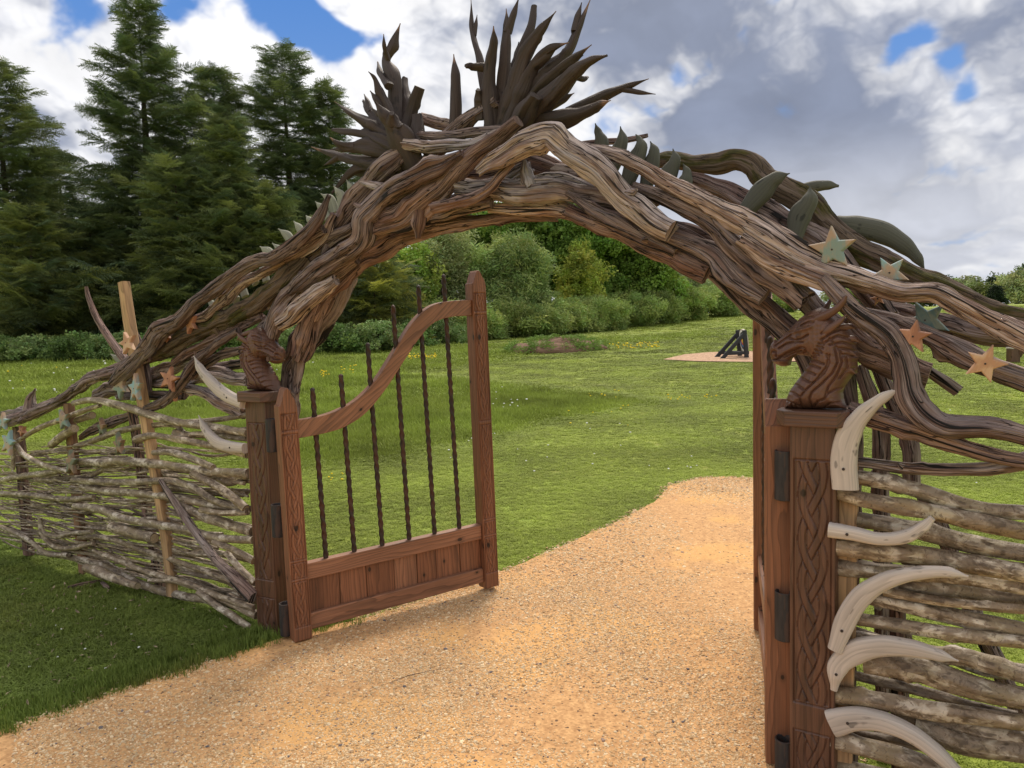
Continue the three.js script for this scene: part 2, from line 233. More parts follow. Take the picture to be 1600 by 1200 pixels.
// a limb of wood swept along a curve. o: step, around, lump, fibre, cracks, seed, thick (flat section across `ref`), ref, twist, ends, tip (paler bare tip)
function sweep(P, R, o = {}) {
  const S = spineOf(P, R, o.step ?? 0.03, o.least, o.kink), n = S.length - 1, k = o.around ?? 16, seed = o.seed ?? rnd() * 100, ref = o.ref ?? N, pos = [], uv = [], col = [], ix = [];
  const cr = []; for (let i = 0; i < (o.cracks ?? 0); i++) cr.push([rr(0, 6.28), rr(-1.2, 1.2), rr(0, 1), rr(0.3, 0.7), rr(0.2, 0.42)]);
  const lp = rnd() * 6.28, kn = []; for (let i = 0; i < (o.knots ?? 0); i++) kn.push([rr(0, 6.28), rr(0.1, 0.9), rr(0.45, 0.8)]);
  const lenAll = S[n][3], T = V(), A = V(), B = V(), tip = o.tip;
  for (let i = 0; i <= n; i++) {
    const [c, tan, r, l] = S[i]; T.copy(tan); A.copy(ref).addScaledVector(T, -ref.dot(T)).normalize(); B.crossVectors(T, A);
    const f = i / n;
    for (let j = 0; j <= k; j++) {
      const q = (j % k) / k * Math.PI * 2, tw = q + (o.twist ?? 0) * l, ct = Math.cos(q), st = Math.sin(q);
      let m = 1;
      if (o.lump) m += o.lump * (1.3 * noise(Math.cos(q) * 0.9 + seed, Math.sin(q) * 0.9, l * 4 + seed) + 0.7 * noise(Math.cos(q) * 1.8 + seed, Math.sin(q) * 1.8 + 5, l * 11 + seed));
      if (o.fibre) { const F = noise(Math.cos(tw) * 3.2 + seed, Math.sin(tw) * 3.2, l * 1.6 + seed), G = noise(Math.cos(tw) * 6 + seed, Math.sin(tw) * 6 + 9, l * 2.5); m += o.fibre * (1.2 * (0.5 - Math.abs(F) * 2.2) + 0.8 * G); }
      if (o.lobe) m += o.lobe * (Math.cos(2 * (tw - lp - l * 0.9)) * 0.8 + 0.55 * Math.cos(3 * tw + lp * 2 + l * 1.7) + 0.35 * Math.cos(5 * tw - lp + l * 2.3));
      if (o.rough) m += o.rough * (noise(Math.cos(tw) * 9 + seed, Math.sin(tw) * 9, l * 9 + seed) + 0.8 * noise(Math.cos(tw) * 17, Math.sin(tw) * 17 + seed, l * 22));
      for (const [a0, c0, sz] of kn) { const da = Math.atan2(Math.sin(q - a0), Math.cos(q - a0)) * r, dl = l - c0 * lenAll, e = (da * da + dl * dl) / (sz * sz * r * r); if (e < 6) m += 0.42 * Math.exp(-e) - 0.30 * Math.exp(-e * 9); }
      for (const [a0, dr, c0, hw, dp] of cr) { let da = Math.atan2(Math.sin(tw - a0 - dr * l), Math.cos(tw - a0 - dr * l)); const e = sstep(Math.abs(f - c0), hw, hw * 0.5); m -= dp * e * Math.exp(-((da / 0.13) ** 2)); }
      let a = r * m, b = r * m, ca = ct, sa = st;
      if (o.thick) { a = Math.min(o.thick / 2, r) * m; b = r * m; const pw = o.box ?? 0.7; ca = Math.sign(ct) * Math.pow(Math.abs(ct), pw); sa = Math.sign(st) * Math.pow(Math.abs(st), pw); }
      let back = 0; if (o.broken && i === n) back = 0.5 * r * (0.5 + noise(Math.cos(q) * 2.4 + seed, Math.sin(q) * 2.4, seed)); if (o.brokenStart && i === 0) back = -0.5 * r * (0.5 + noise(Math.cos(q) * 2.4 + seed, Math.sin(q) * 2.4, seed + 4));
      pos.push(c.x + A.x * ca * a + B.x * sa * b + T.x * back, c.y + A.y * ca * a + B.y * sa * b + T.y * back, c.z + A.z * ca * a + B.z * sa * b + T.z * back);
      uv.push(j / k * Math.PI * 2 * Math.max(o.uvr ?? R[R.length >> 1], 0.012) + seed, l + seed * 1.37);
      if (tip) { const w = sstep(f + 0.05 * noise(q * 2, l * 20, seed), tip, tip + 0.04); col.push(lerp(1, 5.0, w), lerp(1, 4.4, w), lerp(1, 3.6, w)); }
      if (i && j) { const e = i * (k + 1) + j; ix.push(e - k - 2, e - 1, e, e - k - 2, e, e - k - 1); }
    }
  }
  const side = pos.length / 3;
  for (const end of [0, 1]) {     // end caps with their own vertices, so that the rim stays crisp
    const i = end ? n : 0, b0 = pos.length / 3, [c, tan] = S[i];
    if (o.openEnds) continue;
    for (let j = 0; j < k; j++) { const e = (i * (k + 1) + j) * 3; pos.push(pos[e], pos[e + 1], pos[e + 2]); uv.push(uv[0] + 0.02 * Math.cos(j / k * 6.28), 0.02 * Math.sin(j / k * 6.28) + seed); if (tip) col.push(col[e], col[e + 1], col[e + 2]); }
    let mx = 0, my = 0, mz = 0; for (let j = 0; j < k; j++) { const e = (b0 + j) * 3; mx += pos[e] / k; my += pos[e + 1] / k; mz += pos[e + 2] / k; }
    const bulge = (end ? 1 : -1) * S[i][2] * ((end ? o.broken : o.brokenStart) ? -0.25 : o.round ? 0.45 : 0.04);
    pos.push(mx + tan.x * bulge, my + tan.y * bulge, mz + tan.z * bulge); uv.push(uv[0], seed); if (tip) { const e = (i * (k + 1)) * 3; col.push(col[e], col[e + 1], col[e + 2]); }
    const m = b0 + k; for (let j = 0; j < k; j++) { const x = b0 + j, y = b0 + (j + 1) % k; end ? ix.push(x, y, m) : ix.push(y, x, m); }
  }
  const g = new THREE.BufferGeometry(); g.setAttribute('position', new THREE.Float32BufferAttribute(pos, 3)); g.setAttribute('uv', new THREE.Float32BufferAttribute(uv, 2)); if (tip) g.setAttribute('color', new THREE.Float32BufferAttribute(col, 3));
  g.setIndex(ix); g.computeVertexNormals();
  const nm = g.attributes.normal; for (let i = 0; i <= n; i++) { const a = i * (k + 1), b = a + k, x = nm.getX(a) + nm.getX(b), y = nm.getY(a) + nm.getY(b), z = nm.getZ(a) + nm.getZ(b), q = Math.hypot(x, y, z) || 1; nm.setXYZ(a, x / q, y / q, z / q); nm.setXYZ(b, x / q, y / q, z / q); }
  return g;
}
// uv in metres with v along the grain
function woodUV(geo, axis, seed = rnd() * 9) {
  const p = geo.attributes.position, uv = new Float32Array(p.count * 2);
  for (let i = 0; i < p.count; i++) { const c = [p.getX(i), p.getY(i), p.getZ(i)], o = [0, 1, 2].filter((k) => k !== axis); uv[i * 2] = c[o[0]] + c[o[1]] + seed; uv[i * 2 + 1] = c[axis] + seed * 1.7; }
  geo.setAttribute('uv', new THREE.BufferAttribute(uv, 2)); return geo;
}
const rbox = (w, h, d, r, axis, x = 0, y = 0, z = 0) => woodUV(new RoundedBoxGeometry(w, h, d, 2, r), axis).translate(x, y, z);

// ---------------------------------------------------------------- carved posts and stiles
// depth of a three-strand plait: u across in half-widths of the band, v along in metres
function plait(u, v, pitch, halfW) {
  let best = -9, ed = 0;
  for (let k = 0; k < 3; k++) { const q = 2 * Math.PI * (v / pitch + k / 3), x = 0.62 * Math.sin(q), sl = 0.62 * Math.cos(q) * 2 * Math.PI / pitch * halfW, dist = Math.abs(u - x) / Math.sqrt(1 + sl * sl), z = Math.sin(2 * q); if (dist < 0.25 && z > best) { best = z; ed = 0.25 - dist; } }
  return best < -8 ? -0.0035 : -0.0075 * Math.exp(-((ed / 0.06) ** 2));
}
const rim = (x, y, x0, x1, y0, y1) => { const dx = Math.max(x0 - x, x - x1), dy = Math.max(y0 - y, y - y1), q = dx > 0 && dy > 0 ? Math.hypot(dx, dy) : Math.max(dx, dy); return q; };
const carve = (bands, hw, pitch) => (x, y) => {
  let h = 0;
  for (const [y0, y1] of bands) { const q = rim(x, y, -hw, hw, y0, y1); if (q < 0.012) h = Math.min(h, -0.006 * Math.exp(-((q / 0.0024) ** 2))); if (q < -0.004) h = Math.min(h, plait(x / (hw - 0.003), y, pitch, hw) * sstep(q, -0.004, -0.008)); }
  return h;
};
// a board with a carved front: width w centred on x = 0, height given by top(x), front at z = t/2
function slab(w, top, t, hf, nx, ny, r = 0.006) {
  const pos = [], uv = [], ix = [], seed = rnd() * 9, X = (i) => { const f = i / nx * 2 - 1; return w / 2 * Math.sign(f) * (1 - Math.pow(1 - Math.abs(f), 1.25)); };
  for (let j = 0; j <= ny; j++) for (let i = 0; i <= nx; i++) {
    const x = X(i), y = top(x) * j / ny, e = Math.min(w / 2 - Math.abs(x), y, top(x) - y); let h = hf(x, y); if (e < r) h -= r - Math.sqrt(Math.max(0, r * r - (r - e) ** 2));
    pos.push(x, y, t / 2 + h); uv.push(x + seed, y + seed); if (i && j) { const q = j * (nx + 1) + i; ix.push(q - nx - 2, q - nx - 1, q, q - nx - 2, q, q - 1); }
  }
  const loop = []; for (let i = 0; i <= nx; i++) loop.push([i, 0]); for (let j = 1; j <= ny; j++) loop.push([nx, j]); for (let i = nx - 1; i >= 0; i--) loop.push([i, ny]); for (let j = ny - 1; j > 0; j--) loop.push([0, j]);
  const b0 = pos.length / 3, m = loop.length;
  loop.forEach(([i, j]) => { const e = (j * (nx + 1) + i) * 3; for (const z of [0, 1]) { const zz = z ? -t / 2 : pos[e + 2]; pos.push(pos[e], pos[e + 1], zz); uv.push(pos[e] + zz + seed, pos[e + 1] + seed); } });
  for (let a = 0; a < m; a++) { const p = b0 + a * 2, q = b0 + (a + 1) % m * 2; ix.push(p, p + 1, q, q, p + 1, q + 1); }
  const c0 = pos.length / 3; for (let i = 0; i <= nx; i++) for (const j of [0, 1]) { const x = X(i), y = j ? top(x) : 0; pos.push(x, y, -t / 2); uv.push(x + seed, y + seed); if (i && j) { const q = c0 + i * 2 + 1; ix.push(q - 3, q - 2, q, q - 3, q, q - 1); } }
  const g = new THREE.BufferGeometry(); g.setAttribute('position', new THREE.Float32BufferAttribute(pos, 3)); g.setAttribute('uv', new THREE.Float32BufferAttribute(uv, 2)); g.setIndex(ix); g.computeVertexNormals(); return g;
}
const frame = (o, X, Z, p) => { const m = new THREE.Matrix4().makeBasis(X, UP, Z); o.quaternion.setFromRotationMatrix(m); o.position.copy(p); return o; };
const PW = 0.14, PH = 1.205;
const postGeo = slab(PW, () => PH + 0.06, PW, carve([[0.345, 1.155], [0.085, 0.25]], 0.056, 0.43), 84, 560);
postGeo.translate(0, -0.06, 0);
const turnedX = (a) => D.clone().applyAxisAngle(UP, a);
const barrelGeo = new THREE.LatheGeometry([[0.021, -0.08], [0.029, -0.0825], [0.032, -0.08], [0.032, 0.08], [0.030, 0.0825], [0.025, 0.0815], [0.022, 0.06], [0.022, -0.06]].map(([x, y]) => new THREE.Vector2(x, y)), 28);
function gatePost(label, p, yaw, hinges) {
  const o = thing('gate_post', label, 'gate post', 'carved gate posts');
  const X = turnedX(yaw), Z = V(-X.z, 0, X.x); frame(o, X, Z, p); o.updateMatrixWorld(true);
  part('post_shaft', postGeo, M.post, o);
  const s = new THREE.Shape(), a = 0.105, c = 0.03; s.moveTo(-a + c, -a); s.lineTo(a - c, -a); s.lineTo(a, -a + c); s.lineTo(a, a - c); s.lineTo(a - c, a); s.lineTo(-a + c, a); s.lineTo(-a, a - c); s.lineTo(-a, -a + c); s.closePath();
  const cg = new THREE.ExtrudeGeometry(s, { depth: 0.042, bevelEnabled: true, bevelSize: 0.004, bevelThickness: 0.004, bevelSegments: 2 }); cg.rotateX(-Math.PI / 2); cg.translate(0, PH + 0.004, 0); woodUV(cg, 0);
  part('post_cap', cg, M.post, o);
  for (const q of hinges) { const l = o.worldToLocal(q.clone()); const b = part('hinge_barrel', barrelGeo, M.iron, o); b.position.copy(l); const pin = part('hinge_strap', rbox(0.035, 0.012, 0.03, 0.003, 0), M.iron, o); pin.position.copy(l).multiplyScalar(1).setY(l.y); pin.position.x *= 0.86; pin.position.z *= 0.86; }
  return o;
}
gatePost('carved dark brown post left of the path, with three hinge barrels on its path side', L0, 0.10, [onPlane(426, 680, 0.075), onPlane(434.5, 813, 0.075), onPlane(447, 967, 0.075)]);
gatePost('large carved dark brown post nearest the camera, beside the bark log fence', R0, 0, [onPlane(1226, 742, 0.035), onPlane(1226, 961, 0.035), onPlane(1226, 1190, 0.035)]);

// ---------------------------------------------------------------- the two gate leaves
const GW = 1.209, ST = 0.078, SW = 0.09;
// the shaped top of a stile: a shoulder, a rounded peak and two hollow steps down
function ogee(w, shoulder, peak) { const k = [[0, 0], [0.10, 0.06], [0.24, 0.52], [0.34, 0.86], [0.44, 0.99], [0.53, 1], [0.62, 0.90], [0.70, 0.66], [0.76, 0.52], [0.88, 0.34], [0.95, 0.08], [1, -0.35]]; return (x) => { const q = clamp((x + w / 2) / w, 0, 1); let i = 0; while (i < k.length - 2 && q > k[i + 1][0]) i++; return lerp(shoulder, peak, lerp(k[i][1], k[i + 1][1], (q - k[i][0]) / (k[i + 1][0] - k[i][0]))); }; }
function makeGate(T) {
  const o = new THREE.Group();
  const s1 = slab(SW, ogee(SW, 1.175, 1.262, 0.42), ST, carve([[1.055, 1.135], [0.41, 1.035], [0.315, 0.395], [0.07, 0.30]], 0.037, 0.29), 60, 520, 0.004); s1.translate(SW / 2, 0.018, -ST / 2);
  const s2 = slab(SW, ogee(SW, 1.755, 1.828, 0.45), ST, carve([[1.60, 1.70], [0.98, 1.58], [0.41, 0.955], [0.315, 0.395], [0.09, 0.30]], 0.037, 0.29), 60, 760, 0.004); s2.translate(GW - SW / 2, 0.018, -ST / 2);
  part('stile', s1, T[0], o); part('stile', s2, T[1], o);
  const x0 = SW + 0.001, x1 = GW - SW - 0.001, w = x1 - x0, xm = (x0 + x1) / 2;
  part('bottom_rail', rbox(w, 0.084, 0.05, 0.005, 0, xm, 0.096, -0.043), T[2], o);
  part('middle_rail', rbox(w, 0.084, 0.05, 0.005, 0, xm, 0.353, -0.043), T[2], o);
  let x = x0; const cuts = [0.15, 0.13, 0.14, 0.12, 0.105, 0.135, 0.12]; const tot = cuts.reduce((a, b) => a + b);
  cuts.forEach((c, i) => { const bw = c / tot * w; part('board', rbox(bw - 0.003, 0.18, 0.022, 0.003, 1, x + bw / 2, 0.2245, -0.052 - (i % 2) * 0.002), [T[1], T[0], T[1], T[2], T[1], T[0], T[1]][i], o); x += bw; });
  const top = [[0.09, 1.116], [0.188, 1.121], [0.293, 1.141], [0.402, 1.185], [0.517, 1.277], [0.637, 1.427], [0.741, 1.562], [0.844, 1.645], [0.948, 1.676], [x1, 1.684]], bot = [[x1, 1.594], [0.99, 1.592], [0.882, 1.566], [0.798, 1.500], [0.693, 1.378], [0.571, 1.228], [0.454, 1.116], [0.342, 1.058], [0.236, 1.036], [0.091, 1.026]];
  top[0][0] = x0; bot[9][0] = x0;
  const curve = (l) => new THREE.SplineCurve(l.map(([a, b]) => new THREE.Vector2(a, b))).getPoints(40);
  const rg = new THREE.ExtrudeGeometry(new THREE.Shape([...curve(top), ...curve(bot)]), { depth: 0.044, bevelEnabled: true, bevelSize: 0.003, bevelThickness: 0.004, bevelSegments: 2, bevelOffset: -0.003, curveSegments: 4 }); rg.translate(0, 0, -0.065);
  { const p = rg.attributes.position, uv = new Float32Array(p.count * 2); for (let i = 0; i < p.count; i++) { const a = p.getX(i), b = p.getY(i), c = p.getZ(i); uv[i * 2] = (b * 0.8 - a * 0.6) + c; uv[i * 2 + 1] = a * 0.8 + b * 0.6; } rg.setAttribute('uv', new THREE.BufferAttribute(uv, 2)); }
  part('curved_top_rail', rg, T[2], o);
  for (const [bx, tip] of [[0.206, 1.269], [0.359, 1.325], [0.517, 1.476], [0.676, 1.668], [0.833, 1.772], [0.992, 1.829]]) {
    const pos = [], uv = [], ix = [], k = 16, y0 = 0.396, n = Math.round((tip - y0) / 0.005);
    for (let i = 0; i <= n; i++) { const y = lerp(y0, tip, i / n), end = sstep(tip - y, -0.001, 0.012) * 0.7 + 0.3; for (let j = 0; j <= k; j++) { const q = j / k * 2 * Math.PI, r = (i === n ? 0.0004 : 0.0122 * end) * (1 + 0.16 * Math.cos(2 * (q - y * 62))) * (1 + 0.06 * noise(q, y * 60, bx * 9)); pos.push(bx + r * Math.cos(q) - 0.016 * y, y, -0.043 + r * Math.sin(q)); uv.push(j / k * 0.2, y); if (i && j) { const e = i * (k + 1) + j; ix.push(e - k - 2, e - 1, e, e - k - 2, e, e - k - 1); } } }
    const g = new THREE.BufferGeometry(); g.setAttribute('position', new THREE.Float32BufferAttribute(pos, 3)); g.setAttribute('uv', new THREE.Float32BufferAttribute(uv, 2)); g.setIndex(ix); g.computeVertexNormals();
    part('twisted_bar', g, M.bar, o);
  }
  return o;
}
{
  const g = makeGate([M.gate, M.gate2, M.gate3]); g.name = 'gate_leaf'; taken.gate_leaf = 0;
  const gr = mirrored(g, 1, -1); gr.name = numbered('gate_leaf');
  g.userData = { label: 'reddish timber gate leaf standing open over the lawn, twisted bars seen face on', category: 'gate', group: 'pair of gate leaves' };
  gr.userData = { label: 'timber gate leaf seen edge on, just left of the nearest carved post', category: 'gate', group: 'pair of gate leaves' };
  scene.add(g, gr);
  const a = V(-1.108, 0, -3.570), b = V(-0.1095, 0, -4.2513), X = b.clone().sub(a).normalize(); frame(g, X, V(-X.z, 0, X.x), a); g.rotateZ(0.015);
  const a2 = V(0.838, 0.0, -2.46), X2 = V(0.278, 0, -0.962).normalize(); frame(gr, X2, V(-X2.z, 0, X2.x), a2); gr.rotateZ(0.012);
}

// ---------------------------------------------------------------- carved dragon heads
{
  const K = [1180, 430, 4.8], base = onPlane(1180 + 430 / 4.8, 430 + 958 / 4.8, 0.05);
  const loc = (x, y) => { const p = onPlane(K[0] + x / K[2], K[1] + y / K[2], 0.05).sub(base); return [p.dot(D), p.y]; };
  const poly = [[200, 958], [212, 890], [235, 825], [285, 755], [340, 685], [380, 620], [402, 578], [385, 562], [340, 556], [300, 552], [264, 570], [250, 592], [243, 628], [205, 640], [170, 638], [130, 622], [103, 598], [88, 560], [84, 510], [95, 470], [115, 448], [130, 432], [142, 445], [180, 412], [215, 378], [240, 350], [275, 315], [310, 275], [345, 250], [390, 222], [440, 200], [480, 190], [520, 205], [560, 235], [600, 270], [640, 300], [680, 330], [700, 370], [725, 410], [745, 460], [738, 480], [752, 530], [760, 570], [750, 600], [752, 640], [745, 690], [715, 702], [690, 740], [655, 790], [640, 830], [645, 880], [668, 958]].map(([x, y]) => loc(x, y));
  const line = (l) => l.map(([x, y]) => loc(x, y));
  const grooves = [
    [[105, 588], [150, 587], [185, 565], [230, 540], [290, 515], [340, 490], [372, 495], [380, 520], [360, 530]], [[215, 562], [280, 534], [345, 515]], [[225, 385], [270, 372], [330, 352], [410, 330]], [[250, 420], [300, 438], [350, 425], [400, 395]], [[95, 560], [118, 520], [148, 530], [150, 560]], [[140, 480], [200, 440], [262, 400]], [[170, 500], [230, 465], [290, 450], [360, 450]],
    [[415, 562], [452, 562], [438, 535], [478, 545], [455, 505], [502, 530], [470, 480], [512, 495], [482, 460], [518, 468], [497, 430], [520, 420]],
    [[540, 540], [560, 600], [520, 680], [440, 750], [380, 810], [340, 860], [345, 945]], [[600, 500], [620, 600], [580, 680], [500, 760], [430, 820], [410, 870], [420, 945]], [[560, 420], [640, 520], [650, 600], [610, 700], [550, 780], [525, 865]], [[560, 545], [535, 640], [470, 720]], [[640, 540], [680, 560], [690, 640], [630, 720]],
    [[235, 830], [290, 830], [335, 855]], [[262, 770], [320, 775], [370, 805]], [[300, 720], [360, 725], [415, 752]], [[340, 672], [400, 672], [455, 692]], [[375, 622], [430, 625], [490, 645]], [[400, 585], [450, 590], [520, 612]], [[215, 890], [270, 900], [338, 935]], [[240, 900], [236, 950]], [[270, 905], [268, 950]], [[300, 915], [300, 950]],
    [[440, 935], [470, 890], [520, 872], [545, 830], [600, 802], [640, 792]], [[500, 950], [560, 905], [620, 900]], [[500, 385], [560, 345], [620, 312], [690, 245]], [[520, 420], [590, 370], [660, 350]], [[530, 450], [620, 400], [700, 420]], [[560, 470], [650, 450], [730, 470]], [[600, 490], [680, 500], [740, 520]], [[650, 540], [700, 545], [745, 560]], [[310, 300], [370, 270], [430, 260]], [[340, 330], [400, 300], [440, 300]], [[680, 660], [720, 650], [745, 640]],
  ].map(line);
  const eye = loc(318, 405), brow = line([[260, 372], [310, 362], [370, 350], [420, 335]]), lip = line([[120, 540], [170, 545], [230, 515], [300, 485]]), nost = loc(128, 500);
  const sd = (l, x, y) => { let m = 1e9; for (let i = 1; i < l.length; i++) { const [ax, ay] = l[i - 1], [bx, by] = l[i], dx = bx - ax, dy = by - ay, t = clamp(((x - ax) * dx + (y - ay) * dy) / (dx * dx + dy * dy + 1e-12), 0, 1), q = (x - ax - dx * t) ** 2 + (y - ay - dy * t) ** 2; if (q < m) m = q; } return Math.sqrt(m); };
  const near = (x, y) => { let m = 1e9, r = null; for (let i = 0, j = poly.length - 1; i < poly.length; j = i++) { const [ax, ay] = poly[j], [bx, by] = poly[i], dx = bx - ax, dy = by - ay, t = clamp(((x - ax) * dx + (y - ay) * dy) / (dx * dx + dy * dy + 1e-12), 0, 1), X = ax + dx * t, Y = ay + dy * t, q = Math.hypot(x - X, y - Y); if (q < m) { m = q; r = [X, Y]; } } return [m, r]; };
  const cell = 0.0021; let x0 = 9, x1 = -9, y0 = 9, y1 = -9; for (const [x, y] of poly) { x0 = Math.min(x0, x); x1 = Math.max(x1, x); y0 = Math.min(y0, y); y1 = Math.max(y1, y); }
  const nx = Math.ceil((x1 - x0) / cell) + 2, ny = Math.ceil((y1 - y0) / cell) + 2, id = new Int32Array(nx * ny).fill(-1), pos = [], nose = loc(90, 520)[0], skull = loc(430, 300)[0], yJaw = loc(400, 590)[1];
  for (let j = 0; j < ny; j++) for (let i = 0; i < nx; i++) {
    let x = x0 + (i - 0.5) * cell, y = y0 + (j - 0.5) * cell; const inn = inside(poly, x, y); const [q, p] = near(x, y); let z = 0;
    if (!inn && q > cell * 0.72) continue;
    if (q <= cell * 0.72) { [x, y] = p; } else {
      const head = y > yJaw ? sstep(x, skull, nose) : 0, T = lerp(0.064, 0.030, head), r = lerp(0.052, 0.024, head), e = clamp(q / r, 0, 1); z = T * Math.pow(1 - (1 - e) ** 2, 0.5);
      let c = 0; for (const l of grooves) { const s = sd(l, x, y); if (s < 0.009) c = Math.max(c, Math.exp(-((s / 0.0029) ** 2))); }
      z -= 0.0095 * c * Math.min(1, q / 0.006);
      z += 0.010 * Math.exp(-((sd(brow, x, y) / 0.006) ** 2)) + 0.005 * Math.exp(-((sd(lip, x, y) / 0.006) ** 2)) + 0.008 * Math.exp(-((Math.hypot(x - nost[0], y - nost[1]) / 0.006) ** 2));
      const er = Math.hypot(x - eye[0], y - eye[1]); z += -0.008 * Math.exp(-((er / 0.009) ** 2)) + 0.011 * Math.exp(-((er / 0.0042) ** 2));
      z += 0.0012 * noise(x * 120, y * 120, 2) * Math.min(1, q / 0.01);
    }
    id[j * nx + i] = pos.length / 6; pos.push(x, y, z, x, y, -z);
  }
  const P = [], uv = [], ix = []; for (let v = 0; v < pos.length; v += 3) { P.push(pos[v], pos[v + 1], pos[v + 2]); uv.push(pos[v] + pos[v + 2], pos[v + 1] + 2); }
  for (let j = 1; j < ny; j++) for (let i = 1; i < nx; i++) { const a = id[(j - 1) * nx + i - 1], b = id[(j - 1) * nx + i], c = id[j * nx + i], d = id[j * nx + i - 1]; const tri = (p, q, r) => { if (p >= 0 && q >= 0 && r >= 0) ix.push(p * 2, q * 2, r * 2, p * 2 + 1, r * 2 + 1, q * 2 + 1); }; if (a < 0 || b < 0 || c < 0 || d < 0) { tri(a, b, c); if (a < 0 || b < 0 || c < 0) { tri(a, c, d); tri(a, b, d); tri(b, c, d); } } else { tri(a, b, c); tri(a, c, d); } }
  const g = new THREE.BufferGeometry(); g.setAttribute('position', new THREE.Float32BufferAttribute(P, 3)); g.setAttribute('uv', new THREE.Float32BufferAttribute(uv, 2)); g.setIndex(ix); g.computeVertexNormals();
  const o = new THREE.Group(); o.name = 'carved_dragon_head'; taken.carved_dragon_head = 0;
  part('head_and_neck', g, M.dragon, o);
  const zr = V(0, 0, 1), k = 1 / K[2] / FPX * depthOf(base);
  const bit = (name, list, z, opt) => part(name, sweep(list.map(([x, y, , dz]) => { const [a, b] = loc(x, y); return V(a, b, z + (dz ?? 0)); }), list.map((q) => q[2] / 2 * k), { ref: zr, step: 0.006, around: 14, ...opt }), M.dragon, o);
  for (const s of [1, -1]) {
    const h = s > 0 ? [[425, 300, 50], [480, 270, 66], [540, 246, 66], [610, 205, 56], [660, 155, 44], [690, 106, 20]] : [[400, 285, 44], [450, 240, 56], [485, 195, 44], [510, 150, 30], [523, 100, 6]];
    bit('horn', h.map(([x, y, w], i) => [x, y, w, s * 0.006 * i]), s * 0.045, { lump: 0.10, fibre: 0.05, round: 1 });
    bit('ear', [[490, 395, 24, 0], [560, 350, 56, s * 0.008], [630, 300, 42, s * 0.012], [694, 238, 5, s * 0.012]], s * 0.052, { thick: 0.02, fibre: 0.1 });
    bit('frill', [[600, 350, 40, 0], [680, 335, 44, 0], [742, 350, 4, 0]], s * 0.036, { thick: 0.022, fibre: 0.1 });
    bit('frill', [[640, 440, 40, 0], [715, 425, 46, 0], [778, 456, 4, 0]], s * 0.026, { thick: 0.022, fibre: 0.1 });
    bit('frill', [[640, 540, 40, 0], [700, 528, 44, 0], [760, 560, 4, 0]], s * 0.036, { thick: 0.022, fibre: 0.1 });
    bit('frill', [[640, 690, 40, 0], [690, 655, 44, 0], [752, 690, 4, 0]], s * 0.036, { thick: 0.022, fibre: 0.1 });
  }
  const src = o.clone(); src.children.filter((c) => c.name === 'horn').forEach((c) => src.remove(c));
  const keep = o.children.length; for (const s of [1, -1]) bit('horn', [[395, 285, 50, 0], [480, 250, 66, s * 0.006], [580, 262, 60, s * 0.010], [680, 300, 44, s * 0.012], [740, 335, 14, s * 0.012]], s * 0.036, { lump: 0.10, fibre: 0.08, thick: 0.035 });
  o.children.slice(keep).forEach((c) => src.add(c));
  const l = mirrored(src, -1, 1); l.name = numbered('carved_dragon_head');
  o.userData = { label: 'carved brown dragon head facing left on the cap of the nearest post', category: 'carving', group: 'carved dragon heads' };
  l.userData = { label: 'carved brown dragon head looking right on the cap of the farther left post', category: 'carving', group: 'carved dragon heads' };
  scene.add(o, l);
  const y = PH + 0.05; frame(o, D, N, R0.clone().addScaledVector(N, 0.02).addScaledVector(D, 0.0).setY(y));
  const X = turnedX(0.10); frame(l, X, V(-X.z, 0, X.x), L0.clone().setY(y));
}

// ---------------------------------------------------------------- the driftwood arch
const LOGS = [];
const arch = thing('driftwood_arch', 'arch of twisted weathered driftwood logs spanning the gravel path', 'arch');
const LOG = (C, list, off, m, o = {}) => { const [P, R] = limb(C, list, off); LOGS.push([P, R, m]); return part('log', sweep(P, R, { step: 0.013, around: 36, lump: 0.26, fibre: 0.095, cracks: 4, rough: 0.085, lobe: 0.08, kink: 0.26, knots: 1 + (rnd() * 3 | 0), twist: rr(-1.5, 1.5), broken: true, brokenStart: true, ...o }), m, arch); };

// left half, seen on enlargement C5
LOG(C5, [[1290, 85, 66], [1130, 210, 82], [1000, 330, 100], [880, 440, 125], [780, 515, 135], [690, 565, 105], [600, 605, 90], [540, 650, 60]], -0.02, M.red, { broken: false, brokenStart: false, cracks: 4 });
LOG(C5, [[835, 500, 70], [828, 560, 58], [820, 632, 22]], -0.01, M.red, { cracks: 1 });
LOG(C5, [[1025, 240, 40], [900, 312, 92], [750, 395, 100], [640, 455, 92], [575, 530, 100], [560, 620, 108], [500, 700, 92], [380, 762, 84], [280, 835, 84], [222, 892, 30]], 0.03, M.brown, { cracks: 4 });
LOG(C5, [[560, 500, 40], [525, 478, 22]], 0.05, M.brown, { cracks: 0, step: 0.01 });
LOG(C5, [[1110, 190, 30], [950, 206, 46], [790, 216, 54], [700, 292, 92], [610, 372, 86], [540, 462, 100], [450, 562, 84], [380, 622, 56]], -0.08, M.brown);
LOG(C5, [[1180, 0, 46], [1020, 110, 66], [930, 200, 68], [850, 282, 66], [780, 345, 60], [680, 410, 50]], -0.12, M.brown);
LOG(C5, [[545, 372, 16], [620, 394, 38], [700, 398, 28]], 0.02, M.grey, { cracks: 1 });
LOG(C5, [[430, 530, 40], [385, 612, 58], [290, 692, 58], [180, 758, 52], [80, 806, 52], [-30, 868, 52], [-90, 930, 54], [-160, 995, 50], [-250, 1030, 36]], -0.02, M.tan);
